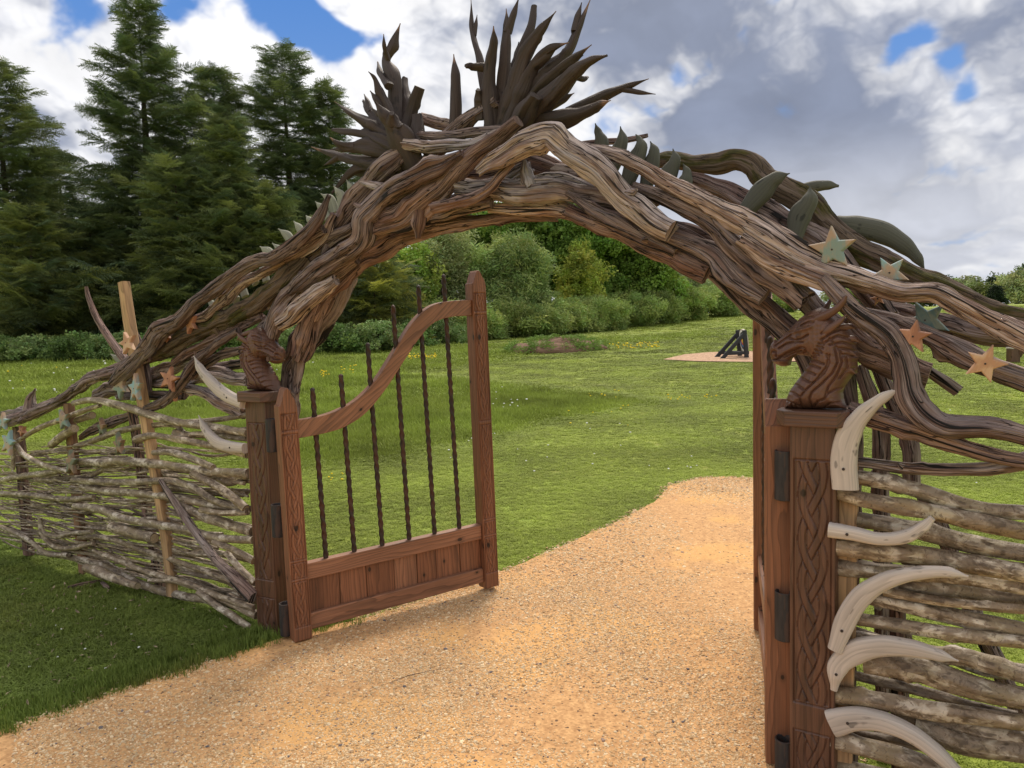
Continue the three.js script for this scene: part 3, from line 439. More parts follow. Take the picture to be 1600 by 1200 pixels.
LOG(C5, [[402, 438, 20], [350, 545, 48], [260, 645, 54], [160, 722, 58], [60, 742, 54], [-30, 790, 56], [-110, 860, 58], [-220, 930, 58], [-300, 1020, 62], [-390, 1070, 78], [-450, 1150, 70], [-530, 1240, 70], [-600, 1310, 46]], 0.06, M.umber, { cracks: 2 });
LOG(C5, [[520, 585, 60], [400, 665, 70], [290, 745, 66], [215, 840, 60], [120, 950, 66]], -0.06, M.brown);
LOG(C5, [[370, 590, 46], [300, 625, 54], [238, 662, 34]], 0.02, M.brown);
LOG(C5, [[1470, 545, 26], [1300, 538, 44], [1150, 552, 52], [1000, 572, 64], [870, 598, 72], [760, 640, 84], [640, 692, 92], [550, 735, 92], [470, 820, 84], [400, 890, 78], [340, 1000, 80]], -0.14, M.red);
LOG(C5, [[880, 540, 46], [1010, 500, 64], [1165, 470, 56]], -0.05, M.brown, { broken: false });
LOG(C5, [[900, 490, 60], [1010, 462, 60], [1100, 438, 56], [1168, 396, 46], [1205, 345, 42], [1265, 285, 24]], 0.02, M.red);
LOG(C5, [[1160, 492, 52], [1300, 496, 62], [1440, 498, 66], [1520, 515, 72], [1620, 560, 60]], -0.09, M.tan);
LOG(C5, [[425, 835, 50], [335, 905, 74], [250, 975, 84], [172, 1036, 62]], 0.05, M.tan, { broken: false });
LOG(C5, [[520, 720, 70], [400, 800, 92], [300, 880, 96], [210, 965, 92], [120, 1060, 84], [70, 1160, 80]], -0.07, M.brown);
LOG(C5, [[300, 720, 70], [200, 835, 86], [90, 925, 92], [-20, 985, 86], [-130, 1045, 84], [-240, 1085, 78], [-350, 1150, 80], [-460, 1200, 70]], -0.04, M.moss);
LOG(C5, [[480, 800, 90], [420, 930, 100], [340, 1050, 110], [270, 1150, 104], [225, 1250, 90], [215, 1500, 80], [220, 2400, 78]], -0.22, M.brown);
LOG(C5, [[290, 830, 80], [190, 950, 84], [140, 1060, 80], [120, 1180, 76]], -0.03, M.brown);
LOG(C5, [[380, 900, 70], [330, 990, 86], [300, 1090, 90], [262, 1190, 84]], -0.12, M.red);
LOG(C5, [[262, 1140, 52], [256, 1250, 62], [236, 1370, 56], [230, 2400, 50]], -0.16, M.ash);
LOG(C5, [[720, 430, 60], [600, 530, 80], [480, 640, 80], [380, 730, 70]], -0.14, M.umber);
LOG(C5, [[1330, 300, 70], [1200, 380, 90], [1050, 450, 90], [900, 520, 80], [760, 580, 80]], -0.14, M.blue);
LOG(C5, [[990, 300, 60], [870, 400, 80], [720, 480, 90], [620, 560, 80]], -0.12, M.brown);
// left tail, enlargement C1
LOG(C1, [[690, 470, 56], [560, 532, 62], [420, 585, 62], [310, 662, 46], [200, 720, 50], [120, 752, 52], [30, 782, 48]], 0.02, M.brown);
LOG(C1, [[20, 752, 40], [90, 742, 60], [150, 728, 60], [180, 716, 40]], -0.05, M.brown);
LOG(C1, [[150, 720, 52], [150, 670, 42], [166, 622, 8]], -0.04, M.grey, { cracks: 1 });
LOG(C1, [[1120, 350, 36], [1000, 430, 42], [915, 500, 44], [850, 600, 42], [780, 680, 42], [690, 716, 36]], 0.03, M.umber);
LOG(C1, [[1225, 285, 36], [1060, 368, 48], [920, 436, 48], [820, 500, 40]], -0.05, M.red);
LOG(C1, [[1130, 440, 40], [1030, 468, 36], [960, 515, 44], [900, 560, 40]], -0.03, M.brown);
LOG(C1, [[1160, 580, 62], [1020, 560, 70], [880, 582, 56], [700, 605, 36]], -0.08, M.grey);
LOG(C1, [[850, 612, 40], [940, 640, 54], [1040, 690, 54], [1140, 735, 50]], -0.03, M.grey);
LOG(C1, [[460, 650, 56], [580, 612, 74], [720, 560, 74], [880, 496, 56], [960, 480, 40]], -0.10, M.ash);
LOG(C1, [[560, 660, 34], [700, 655, 46], [860, 650, 40]], -0.06, M.umber);
LOG(C1, [[380, 850, 30], [450, 805, 44], [560, 770, 44], [640, 735, 30]], -0.06, M.brown);
LOG(C1, [[1150, 500, 44], [1040, 520, 40], [960, 545, 36]], -0.12, M.brown);
// right half, enlargement C6
LOG(C6, [[-270, 330, 50], [-150, 238, 104], [-50, 182, 128], [50, 156, 112], [150, 218, 122], [250, 296, 120], [330, 366, 112], [405, 450, 122], [490, 515, 128], [642, 602, 104]], 0.05, M.grey, { broken: false, cracks: 4 });
LOG(C6, [[180, 190, 28], [330, 240, 66], [480, 298, 72], [600, 366, 80], [720, 430, 84], [850, 502, 96], [960, 566, 122], [1080, 628, 130], [1180, 690, 122], [1310, 768, 112], [1460, 815, 104], [1580, 850, 96], [1720, 892, 92], [1860, 902, 94], [1960, 950, 96], [2060, 1002, 106], [2160, 1052, 110], [2300, 1110, 104], [2480, 1180, 96]], 0.02, M.tan, { cracks: 5 });
LOG(C6, [[-356, 405, 96], [-187, 420, 112], [-19, 410, 146], [127, 400, 118], [262, 432, 112], [431, 502, 96], [560, 570, 70]], -0.06, M.blue, { cracks: 5 });
LOG(C6, [[-30, 400, 66], [-58, 330, 46], [-62, 272, 16]], -0.03, M.blue, { cracks: 1 });
LOG(C6, [[138, 428, 26], [250, 500, 56], [380, 572, 82], [520, 642, 66], [640, 700, 46]], 0.0, M.brown);
LOG(C6, [[150, 510, 70], [240, 545, 78], [380, 605, 98], [530, 680, 104], [680, 742, 108], [805, 800, 88]], -0.05, M.red, { broken: false });
LOG(C6, [[560, 615, 60], [700, 652, 84], [830, 712, 104], [905, 800, 108], [980, 870, 108], [1055, 920, 84]], 0.0, M.brown, { broken: false });
LOG(C6, [[450, 395, 46], [600, 458, 70], [720, 520, 84], [820, 575, 96], [920, 662, 104], [1020, 735, 122], [1120, 825, 126], [1242, 922, 106]], 0.0, M.brown);
LOG(C6, [[380, 480, 70], [560, 560, 90], [720, 640, 92], [880, 730, 92], [1000, 830, 80]], -0.12, M.brown);
LOG(C6, [[780, 780, 60], [900, 860, 88], [1020, 970, 80], [1130, 1062, 80], [1240, 1180, 76], [1300, 1400, 76], [1320, 2600, 74]], -0.18, M.brown);
LOG(C6, [[960, 880, 60], [1060, 950, 80], [1170, 1045, 80], [1260, 1120, 70]], -0.10, M.umber);
LOG(C6, [[960, 640, 66], [1080, 722, 88], [1200, 782, 88], [1355, 848, 82]], 0.05, M.tan, { broken: false });
LOG(C6, [[-330, 330, 80], [-180, 320, 110], [-30, 300, 120], [100, 330, 100], [180, 380, 70]], -0.24, M.red);
LOG(C6, [[100, 330, 80], [230, 350, 90], [400, 400, 80], [560, 470, 70]], -0.20, M.ash);
LOG(C6, [[1050, 760, 90], [1180, 880, 100], [1300, 980, 100], [1420, 1080, 90]], -0.12, M.umber);
LOG(C6, [[500, 290, 50], [620, 272, 66], [720, 290, 76], [830, 288, 92], [930, 262, 92], [1005, 284, 106], [1062, 350, 110], [1150, 412, 110], [1262, 492, 112], [1380, 600, 110], [1520, 702, 104], [1660, 772, 100], [1810, 850, 104], [1960, 912, 98], [2110, 962, 90], [2300, 1005, 80], [2480, 1040, 76]], -0.34, M.moss, { cracks: 3 });
LOG(C6, [[690, 352, 60], [820, 392, 82], [950, 452, 92], [1080, 512, 92], [1200, 590, 100], [1330, 660, 100], [1440, 760, 96], [1560, 900, 90], [1640, 1000, 80]], -0.28, M.brown);
LOG(C6, [[190, 195, 20], [310, 188, 28], [420, 176, 26], [512, 155, 18]], -0.30, M.brown, { cracks: 1 });
// right tail, enlargement C7
LOG(C7, [[380, 350, 56], [500, 468, 84], [600, 545, 100], [692, 625, 110], [752, 720, 104], [778, 820, 112], [800, 915, 130], [858, 985, 130], [950, 1032, 110], [1100, 1040, 108], [1320, 1078, 100], [1500, 1120, 90]], 0.06, M.brown, { cracks: 4 });
LOG(C7, [[540, 495, 46], [720, 556, 84], [870, 622, 92], [980, 676, 108], [1080, 728, 112], [1200, 775, 104], [1340, 826, 100], [1500, 890, 90]], -0.04, M.brown, { cracks: 4 });
LOG(C7, [[660, 478, 60], [800, 512, 84], [950, 560, 94], [1100, 604, 104], [1320, 640, 90], [1500, 680, 80]], -0.34, M.umber);
LOG(C7, [[480, 560, 110], [560, 650, 140], [650, 712, 150], [750, 768, 146], [880, 800, 120]], -0.10, M.red, { broken: false });
LOG(C7, [[860, 770, 46], [930, 820, 54], [1004, 872, 46]], -0.16, M.ash);
LOG(C7, [[430, 200, 70], [520, 330, 80], [600, 430, 84], [680, 520, 70]], -0.26, M.umber);
LOG(C7, [[560, 760, 64], [605, 900, 74], [640, 1050, 72], [650, 1240, 70], [650, 2100, 70], [648, 2700, 66]], -0.24, M.brown);
LOG(C7, [[640, 770, 60], [720, 950, 72], [776, 1100, 72], [800, 1300, 64]], -0.30, M.brown);
LOG(C7, [[490, 800, 70], [520, 1000, 70], [520, 1400, 70], [500, 2000, 68], [500, 2700, 66]], -0.14, M.umber);
LOG(C7, [[500, 945, 62], [640, 1008, 92], [850, 1078, 92], [1050, 1142, 84], [1240, 1186, 72], [1480, 1220, 60]], 0.02, M.red, { brokenStart: false });
LOG(C7, [[545, 1210, 44], [750, 1235, 50], [960, 1243, 54], [1170, 1236, 64], [1360, 1200, 86], [1500, 1180, 80]], -0.02, M.ash);
LOG(C7, [[860, 1350, 76], [960, 1600, 76], [1080, 1900, 76], [1300, 2400, 76]], -0.40, M.umber);
LOG(C7, [[700, 1700, 70], [730, 2000, 74], [750, 2300, 72], [760, 2900, 66]], -0.36, M.brown);

LOGS.forEach(([P, R, m], i) => { if (P.length > 3 && i % 4 === 1) stub(P, R, m, arch); });

// dark carved spines along the back of the arch
const finGroup = (C, list, off, t, m = M.fin) => { for (const q of list) { const [P, R] = limb(C, q, off + rr(-0.02, 0.02)); part('spine', sweep(P, R, { thick: t, step: 0.012, around: 16, box: 0.8, fibre: 0.02, least: 14, uvr: 0.05 }), m, arch); } };
finGroup(C6, [[[235, 400, 60], [285, 270, 82], [300, 190, 66], [284, 140, 36], [270, 98, 4]], [[330, 340, 70], [368, 250, 86], [396, 180, 54], [388, 112, 4]], [[420, 380, 70], [455, 280, 90], [485, 210, 60], [475, 170, 26], [460, 150, 5]], [[505, 410, 60], [530, 300, 82], [546, 230, 50], [528, 182, 4]], [[570, 440, 70], [612, 340, 88], [645, 270, 50], [634, 217, 4]], [[660, 470, 60], [690, 380, 72], [700, 330, 42], [682, 287, 4]]], -0.17, 0.045);
finGroup(C6, [[[960, 530, 70], [1050, 420, 104], [1120, 356, 64], [1183, 332, 4]], [[1205, 640, 70], [1230, 530, 108], [1275, 460, 76], [1276, 390, 4]]], -0.22, 0.05);
finGroup(C6, [[[1180, 425, 46], [1290, 396, 54], [1360, 388, 44], [1412, 392, 12]]], -0.42, 0.05);
finGroup(C7, [[[400, 80, 40], [450, 86, 70], [540, 104, 104], [650, 128, 104], [745, 180, 84], [815, 244, 52], [858, 312, 4]]], -0.40, 0.07);
finGroup(C5, [[[400, 545, 40], [372, 500, 42], [338, 465, 4]], [[430, 520, 54], [410, 460, 50], [364, 428, 4]], [[470, 500, 60], [458, 440, 50], [424, 392, 4]], [[530, 450, 60], [512, 410, 44], [484, 362, 4]], [[330, 580, 34], [312, 552, 30], [294, 530, 4]], [[275, 620, 44], [264, 590, 36], [236, 556, 4]], [[240, 690, 56], [212, 630, 46], [164, 592, 4]], [[190, 720, 44], [172, 690, 34], [136, 660, 4]], [[150, 740, 56], [120, 704, 50], [78, 675, 4]]], -0.13, 0.03, M.finPale);
finGroup(C1, [[[1250, 120, 40], [1236, 70, 34], [1212, 36, 4]], [[1200, 130, 40], [1184, 100, 34], [1160, 68, 4]], [[1150, 190, 44], [1134, 140, 38], [1116, 98, 4]], [[1110, 210, 50], [1088, 180, 34], [1060, 142, 4]], [[1060, 240, 40], [1036, 204, 34], [1014, 175, 4]], [[1020, 260, 40], [996, 226, 34], [974, 196, 4]], [[730, 440, 40], [712, 400, 30], [690, 354, 4]], [[690, 470, 40], [662, 430, 30], [640, 370, 4]], [[600, 510, 40], [560, 486, 36], [518, 460, 4]]], -0.10, 0.03, M.finPale);

// two antler-like crests of dark pointed tines on top
function crest(label, list, off) {
  const o = thing('antler_crest', label, 'carved crest', 'tined crests on the arch');
  for (const q of list) { const spread = rr(-0.14, 0.14), n = q.length - 1, [P, R] = limb(C4, q.map(([x, y, w], i) => [x + (i && i < n ? rr(-5, 5) : 0), y + (i && i < n ? rr(-5, 5) : 0), w * (i && i < n ? rr(0.66, 0.92) : 0.78), spread * i / n + rr(-0.01, 0.01)]), off + rr(-0.05, 0.05)); part('tine', sweep(P, R, { step: 0.016, around: 16, lump: 0.34, fibre: 0.16, cracks: 2, knots: 2, rough: 0.06, lobe: 0.12, thick: 0.06, box: 0.9, tip: q[n][2] < 8 ? rr(0.86, 0.95) : 2, uvr: 0.04, least: 16 }), M.tine, o); if (n > 2 && rnd() < 0.75) { const b = P[1 + (rnd() * (n - 1) | 0)], t = P[n].clone().sub(P[0]).normalize(), d = t.clone().applyAxisAngle(N, rr(0.4, 0.8) * (rnd() < 0.5 ? -1 : 1)), r = R[1] * 0.5, len = rr(0.05, 0.11); part('prong', sweep([b.clone().addScaledVector(t, -0.02), b.clone().addScaledVector(d, len * 0.5), b.clone().addScaledVector(d, len).addScaledVector(t, 0.03)], [r * 1.3, r, r * 0.15], { step: 0.008, around: 10, lump: 0.2, fibre: 0.1, tip: 2 }), M.tine, o); } }
  return o;
}
crest('left clump of dark brown pointed tines on top of the arch', [
  [[500, 620, 70], [475, 470, 92], [460, 330, 70], [440, 245, 46], [466, 190, 46], [495, 97, 4]], [[445, 250, 26], [428, 195, 20], [425, 142, 4]], [[445, 360, 40], [410, 305, 26], [400, 258, 7]], [[470, 560, 70], [445, 470, 62], [408, 380, 44], [382, 325, 26], [361, 298, 4]], [[500, 590, 70], [440, 490, 56], [395, 420, 32], [369, 378, 4]], [[510, 600, 66], [420, 530, 56], [365, 460, 42], [340, 420, 14]], [[520, 620, 90], [400, 545, 76], [300, 475, 46], [221, 424, 4]],
  [[540, 640, 60], [430, 590, 54], [330, 555, 34], [260, 545, 26], [212, 540, 16]], [[520, 660, 76], [370, 615, 66], [290, 612, 42], [240, 600, 26], [202, 573, 5]], [[520, 700, 76], [350, 672, 60], [230, 648, 40], [124, 612, 4]], [[545, 620, 90], [530, 480, 74], [514, 400, 56], [510, 335, 42]], [[520, 560, 70], [540, 450, 56], [572, 362, 46]], [[610, 640, 60], [575, 560, 60], [566, 482, 52]], [[480, 740, 60], [340, 722, 44], [280, 712, 20]], [[560, 700, 120], [500, 600, 130], [470, 520, 90], [460, 470, 30]], [[480, 720, 40], [330, 700, 46], [210, 805, 12]],
], -0.14);
crest('right, larger clump of dark brown pointed tines on top of the arch', [
  [[890, 540, 70], [850, 380, 62], [826, 250, 44], [800, 130, 28], [789, -4, 3]], [[846, 282, 44], [800, 276, 34], [768, 274, 24]], [[880, 540, 76], [868, 380, 72], [872, 260, 58], [880, 180, 42], [883, 108, 5]], [[900, 540, 80], [925, 330, 66], [937, 200, 48], [937, 110, 36], [936, 36, 4]], [[890, 560, 80], [930, 400, 70], [985, 250, 60], [1035, 130, 44], [1050, 28, 36]], [[910, 560, 90], [970, 350, 84], [1020, 220, 66], [1080, 125, 40], [1144, 46, 4]], [[940, 540, 90], [1000, 380, 80], [1060, 260, 58], [1120, 208, 40], [1196, 177, 5]],
  [[900, 580, 90], [990, 460, 84], [1090, 310, 74], [1190, 215, 56], [1235, 120, 40], [1288, -6, 4]], [[930, 570, 90], [1060, 390, 76], [1180, 270, 52], [1292, 186, 4]], [[960, 560, 90], [1100, 420, 78], [1220, 305, 60], [1290, 258, 42], [1357, 232, 12]], [[1230, 320, 30], [1258, 330, 30], [1274, 322, 16]], [[980, 540, 60], [1110, 450, 60], [1170, 415, 40], [1220, 387, 4]], [[960, 530, 60], [1080, 505, 84], [1180, 490, 96], [1260, 462, 70], [1320, 436, 36], [1372, 418, 4]], [[1190, 470, 50], [1330, 410, 60], [1440, 366, 40], [1530, 328, 4]], [[870, 580, 130], [890, 460, 130], [920, 380, 90]], [[830, 500, 60], [826, 420, 50], [818, 374, 26]], [[960, 590, 100], [1010, 480, 90], [1060, 400, 60]],
], -0.16);
{ const o = solo('crest_spike', (() => { const [P, R] = limb(C4, [[715, 600, 60], [726, 460, 52], [724, 320, 42], [717, 226, 4]], -0.16); return sweep(P, R, { step: 0.016, around: 16, lump: 0.1, fibre: 0.08, tip: 0.86 }); })(), M.tine, 'single upright dark spike between the two tined clumps on the arch', 'carved spike'); }
LOG(C4, [[470, 555, 26], [600, 568, 36], [700, 566, 40], [830, 548, 40], [1000, 540, 40]], -0.10, M.brown, { cracks: 1 });
LOG(C4, [[575, 490, 44], [640, 512, 46], [720, 528, 40]], -0.20, M.tan, { cracks: 1 });
LOG(C4, [[520, 600, 46], [660, 604, 50], [800, 592, 40], [900, 560, 40]], -0.06, M.grey, { cracks: 1 });

// ---------------------------------------------------------------- wooden stars
const screwGeo = new THREE.CylinderGeometry(0.0028, 0.0028, 0.032, 10).rotateX(Math.PI / 2);
function star(C, x, y, R, off, rot, m, label) {
  const p = onPlane(C[0] + x / C[2], C[1] + y / C[2], off), r = R / C[2] / FPX * depthOf(p), s = new THREE.Shape();
  for (let i = 0; i < 10; i++) { const q = i / 10 * 2 * Math.PI + Math.PI / 2, k = (i % 2 ? 0.44 : 1) * r * (1 + 0.06 * Math.sin(i * 7 + rot * 9)); i ? s.lineTo(k * Math.cos(q), k * Math.sin(q)) : s.moveTo(k * Math.cos(q), k * Math.sin(q)); }
  s.closePath();
  const g = new THREE.ExtrudeGeometry(s, { depth: 0.012, bevelEnabled: true, bevelSize: r * 0.09, bevelThickness: 0.008, bevelSegments: 4, bevelOffset: -r * 0.09 }); g.translate(0, 0, -0.006);
  const a = g.attributes.position, uv = g.attributes.uv, ou = rnd() * 3, ov = rnd() * 3; for (let i = 0; i < a.count; i++) uv.setXY(i, a.getX(i) + ou, a.getY(i) + ov + a.getZ(i));
  const o = solo('wooden_star', g, M.star[m], label, 'star', 'painted wooden stars'); frame(o, turnedX(rr(-0.25, 0.25)), UP, p); const X = turnedX(rr(-0.2, 0.2)); frame(o, X, V(-X.z, 0, X.x), p); o.rotateX(rr(-0.15, 0.1)); o.rotateZ(rot); part('screw', screwGeo, M.iron, o);
}
[[C7, 425, 210, 108, 0.04, 0.05, 'teal', 'pale teal star leaning on the upper right of the arch, beside the broad curved spine'], [C7, 690, 318, 88, -0.02, 0.5, 'sky', 'pale green star with an orange point, tucked behind the long tan log on the right'], [C7, 858, 540, 106, -0.06, 0.45, 'blue', 'dark teal star half hidden under the long tan log on the right'], [C7, 805, 616, 82, 0.06, -0.15, 'orange', 'orange star beside the dark teal star on the right'], [C7, 1136, 742, 92, 0.06, -0.35, 'pale', 'pale orange star farthest right on the arch logs'], [C7, 636, 440, 36, -0.1, 0.2, 'orange', 'small orange star peeping between the right arch logs'],
  [C1, 893, 316, 50, 0.02, 0.4, 'orange', 'small orange star high on the left branches, nearest the conifers'], [C1, 786, 384, 34, 0.0, 0.9, 'orange', 'small orange star half hidden behind a dark left branch'], [C1, 795, 575, 62, 0.08, -0.25, 'orange', 'orange star between the left branches, beside the upper pale tusk'], [C1, 565, 612, 66, 0.06, -0.7, 'teal', 'teal star tilted behind the brighter one at the squared stake'], [C1, 638, 622, 70, 0.10, 0.1, 'sky', 'bright sky blue star with orange edge on the squared stake'], [C1, 297, 768, 50, 0.09, 0.3, 'teal', 'pale teal star at the top of the short brown stake'], [C1, 480, 805, 46, 0.0, 0.1, 'green', 'grey green star standing on a rod between the two left stakes'], [C1, 560, 884, 58, 0.09, 0.15, 'green', 'olive and tan star hanging on the woven rods'], [C1, 335, 970, 62, 0.09, 0.05, 'green', 'rusty olive star low on the short brown stake'], [C1, 105, 818, 28, 0.05, 0.5, 'orange', 'tiny orange star near the left tail of the arch'], [C1, 14, 778, 46, 0.08, 0.0, 'sky', 'blue star with orange point at the left edge of the picture'], [C1, 42, 874, 64, 0.1, -0.2, 'sky', 'large light blue star low at the left edge of the picture'], [C1, 818, 640, 44, 0.02, 0.8, 'orange', 'orange star behind the crossing dark branch beside the lower logs'], [C1, 598, 408, 56, 0.10, 0.35, 'pale', 'pale bare wood star high on the squared stake']].forEach((a) => star(...a));

// ---------------------------------------------------------------- pale carved tusks
const tuskScrew = new THREE.CylinderGeometry(0.0045, 0.0045, 0.03, 12).rotateX(Math.PI / 2);
function tusk(C, list, off, label, t = 0.045) { const [P, R] = limb(C, list, off); solo('carved_tusk', sweep(P, R, { thick: t, step: 0.01, around: 20, box: 0.72, lump: 0.05, fibre: 0.015, least: 20, uvr: 0.04 }), M.tusk, label, 'tusk', 'pale carved tusks'); const o = scene.children[scene.children.length - 1], c = P[0].clone().lerp(P[1], 0.75).addScaledVector(N, t / 2 - 0.013), q = part('screw', tuskScrew, M.iron, o); frame(q, D, N, c); }
tusk(C8, [[322, 328, 78], [318, 240, 78], [332, 165, 74], [372, 100, 54], [432, 48, 36], [506, 8, 5]], 0.075, 'tallest pale tusk, rising beside the nearest carved post');
tusk(C8, [[270, 455, 46], [350, 468, 42], [430, 484, 38], [510, 476, 42], [562, 448, 36], [594, 418, 20]], 0.075, 'short blunt pale tusk lying level below the tallest one');
tusk(C8, [[290, 828, 46], [322, 742, 62], [372, 664, 64], [440, 618, 54], [540, 592, 42], [640, 588, 34], [706, 602, 8]], 0.085, 'long pale tusk bent over like a hook, middle of the log fence');
tusk(C8, [[286, 955, 22], [300, 880, 64], [350, 838, 76], [430, 818, 66], [530, 826, 52], [610, 846, 36], [676, 866, 5]], 0.075, 'pale tusk fanning right, directly under the hooked one');
tusk(C8, [[278, 1062, 84], [350, 1046, 72], [430, 1054, 62], [520, 1090, 54], [600, 1146, 48], [670, 1212, 36], [712, 1262, 8]], 0.075, 'lowest pale tusk, curving down to the bottom of the picture');
tusk(C1, [[1140, 692, 52], [1060, 652, 58], [1000, 600, 54], [942, 530, 36], [908, 468, 4]], 0.09, 'upper pale tusk left of the farther gate post');
tusk(C1, [[1150, 902, 48], [1075, 893, 54], [1012, 868, 52], [962, 810, 34], [930, 746, 4]], 0.09, 'lower pale tusk left of the farther gate post');

// ---------------------------------------------------------------- fences
const fenceR = thing('log_fence', 'stacked bark covered log fence right of the nearest post', 'fence');
const fenceL = thing('woven_fence', 'wattle fence of woven hazel rods left of the farther post', 'fence');
function rod(parent, P, R, m, opt = {}, ends = [0, 0], name = 'rod') {
  const o = part(name, sweep(P, R, { step: 0.025, around: 14, lump: 0.10, fibre: 0.035, ...opt }), m, parent);
  ends.forEach((e, i) => { if (!e) return; const p = P[i ? P.length - 1 : 0], q = P[i ? P.length - 2 : 1], r = R[i ? R.length - 1 : 0], g = new THREE.CircleGeometry(r * 0.97, 18); g.lookAt(p.clone().sub(q).normalize()); const d = p.clone().sub(q).normalize().multiplyScalar(0.0035 + r * 0.05); g.translate(p.x + d.x, p.y + d.y, p.z + d.z); part('cut_end', g, M.end, o); });
  return o;
}
function square(parent, C, list, off, m, t = 0.045, name = 'stake') { const [P, R] = limb(C, list, off); return part(name, sweep(P, R, { thick: t, box: 0.35, step: 0.05, around: 24, lump: 0.02, fibre: 0.02, uvr: 0.03 }), m, parent); }
const rodM = (i) => M.rod[i % 4];
[
  [[[360, 290, 40], [480, 312, 42], [600, 350, 44], [720, 386, 44], [890, 402, 42], [1000, 410, 40]], 0.0, 0, [0, 0]], [[[276, 336, 36], [400, 366, 42], [520, 386, 52], [600, 402, 46], [740, 432, 48], [890, 462, 46], [1000, 480, 44]], 0.03, 3, [1, 0]], [[[360, 425, 42], [470, 442, 44], [600, 470, 50], [720, 502, 50], [890, 532, 46], [1000, 545, 44]], 0.0, 1, [0, 0]], [[[290, 506, 48], [420, 520, 54], [560, 537, 50], [700, 562, 54], [890, 594, 50], [1000, 610, 46]], 0.035, 3, [1, 0]],
  [[[286, 566, 50], [400, 582, 44], [520, 590, 44], [700, 606, 40], [890, 636, 44], [1000, 650, 40]], 0.0, 0, [1, 0]], [[[400, 610, 40], [560, 636, 48], [700, 652, 46], [890, 672, 42], [1000, 684, 40]], -0.03, 1, [0, 0]], [[[440, 650, 22], [640, 682, 26], [890, 704, 26], [1000, 712, 22]], 0.02, 3, [0, 0]], [[[400, 668, 40], [520, 694, 42], [680, 730, 44], [890, 772, 42], [1000, 790, 40]], 0.0, 0, [0, 0]], [[[350, 734, 34], [500, 756, 38], [700, 786, 38], [890, 808, 34], [1000, 818, 32]], 0.03, 0, [0, 0]],
  [[[330, 788, 40], [470, 820, 46], [600, 846, 50], [680, 850, 50], [760, 872, 50], [890, 912, 48], [1000, 940, 46]], -0.02, 0, [0, 0]], [[[380, 866, 60], [520, 884, 66], [640, 922, 68], [760, 958, 64], [890, 986, 60], [1000, 1005, 56]], 0.015, 1, [0, 0]], [[[350, 910, 24], [500, 946, 28], [600, 970, 32], [720, 1006, 26], [860, 1036, 24]], -0.03, 2, [0, 0]], [[[276, 970, 46], [400, 986, 48], [560, 1016, 50], [720, 1036, 46], [890, 1058, 46], [1000, 1070, 44]], 0.035, 3, [1, 0]], [[[480, 1036, 40], [640, 1062, 48], [760, 1086, 50], [890, 1108, 46], [1000, 1120, 44]], -0.01, 1, [0, 0]],
  [[[540, 1066, 54], [700, 1122, 64], [890, 1154, 60], [1000, 1170, 56]], 0.01, 1, [0, 0]], [[[350, 1096, 24], [450, 1110, 28], [580, 1136, 26]], -0.04, 2, [0, 0]], [[[276, 1112, 44], [400, 1140, 48], [540, 1182, 48], [660, 1222, 44], [900, 1270, 42]], 0.04, 0, [1, 0]], [[[640, 848, 40], [760, 888, 46], [890, 902, 44], [1000, 905, 40]], -0.06, 0, [0, 0]], [[[290, 1196, 44], [500, 1236, 48], [800, 1262, 46], [1000, 1270, 44]], 0.0, 1, [1, 0]], [[[420, 700, 20], [470, 640, 20], [560, 600, 16]], -0.05, 2, [0, 0]], [[[500, 545, 30], [620, 575, 32], [760, 610, 30], [900, 630, 28]], -0.05, 2, [0, 0]], [[[350, 770, 22], [440, 800, 24], [520, 830, 22]], -0.05, 2, [0, 0]],
].forEach(([l, off, m, e]) => { const [P, R] = limb(C8, l.map(([x, y, w]) => [x, y, w * 1.13]), off); rod(fenceR, P, R, M.rod[m], { lump: 0.15, fibre: 0.06, step: 0.015, around: 22, knots: 2, rough: 0.03 }, e); });
square(fenceR, C8, [[338, 190, 42], [332, 360, 56], [325, 700, 58], [315, 1000, 60], [308, 1320, 60]], -0.005, M.raw, 0.03);
square(fenceR, C8, [[480, 660, 40], [486, 900, 42], [490, 1320, 42]], -0.10, M.stick, 0.04);

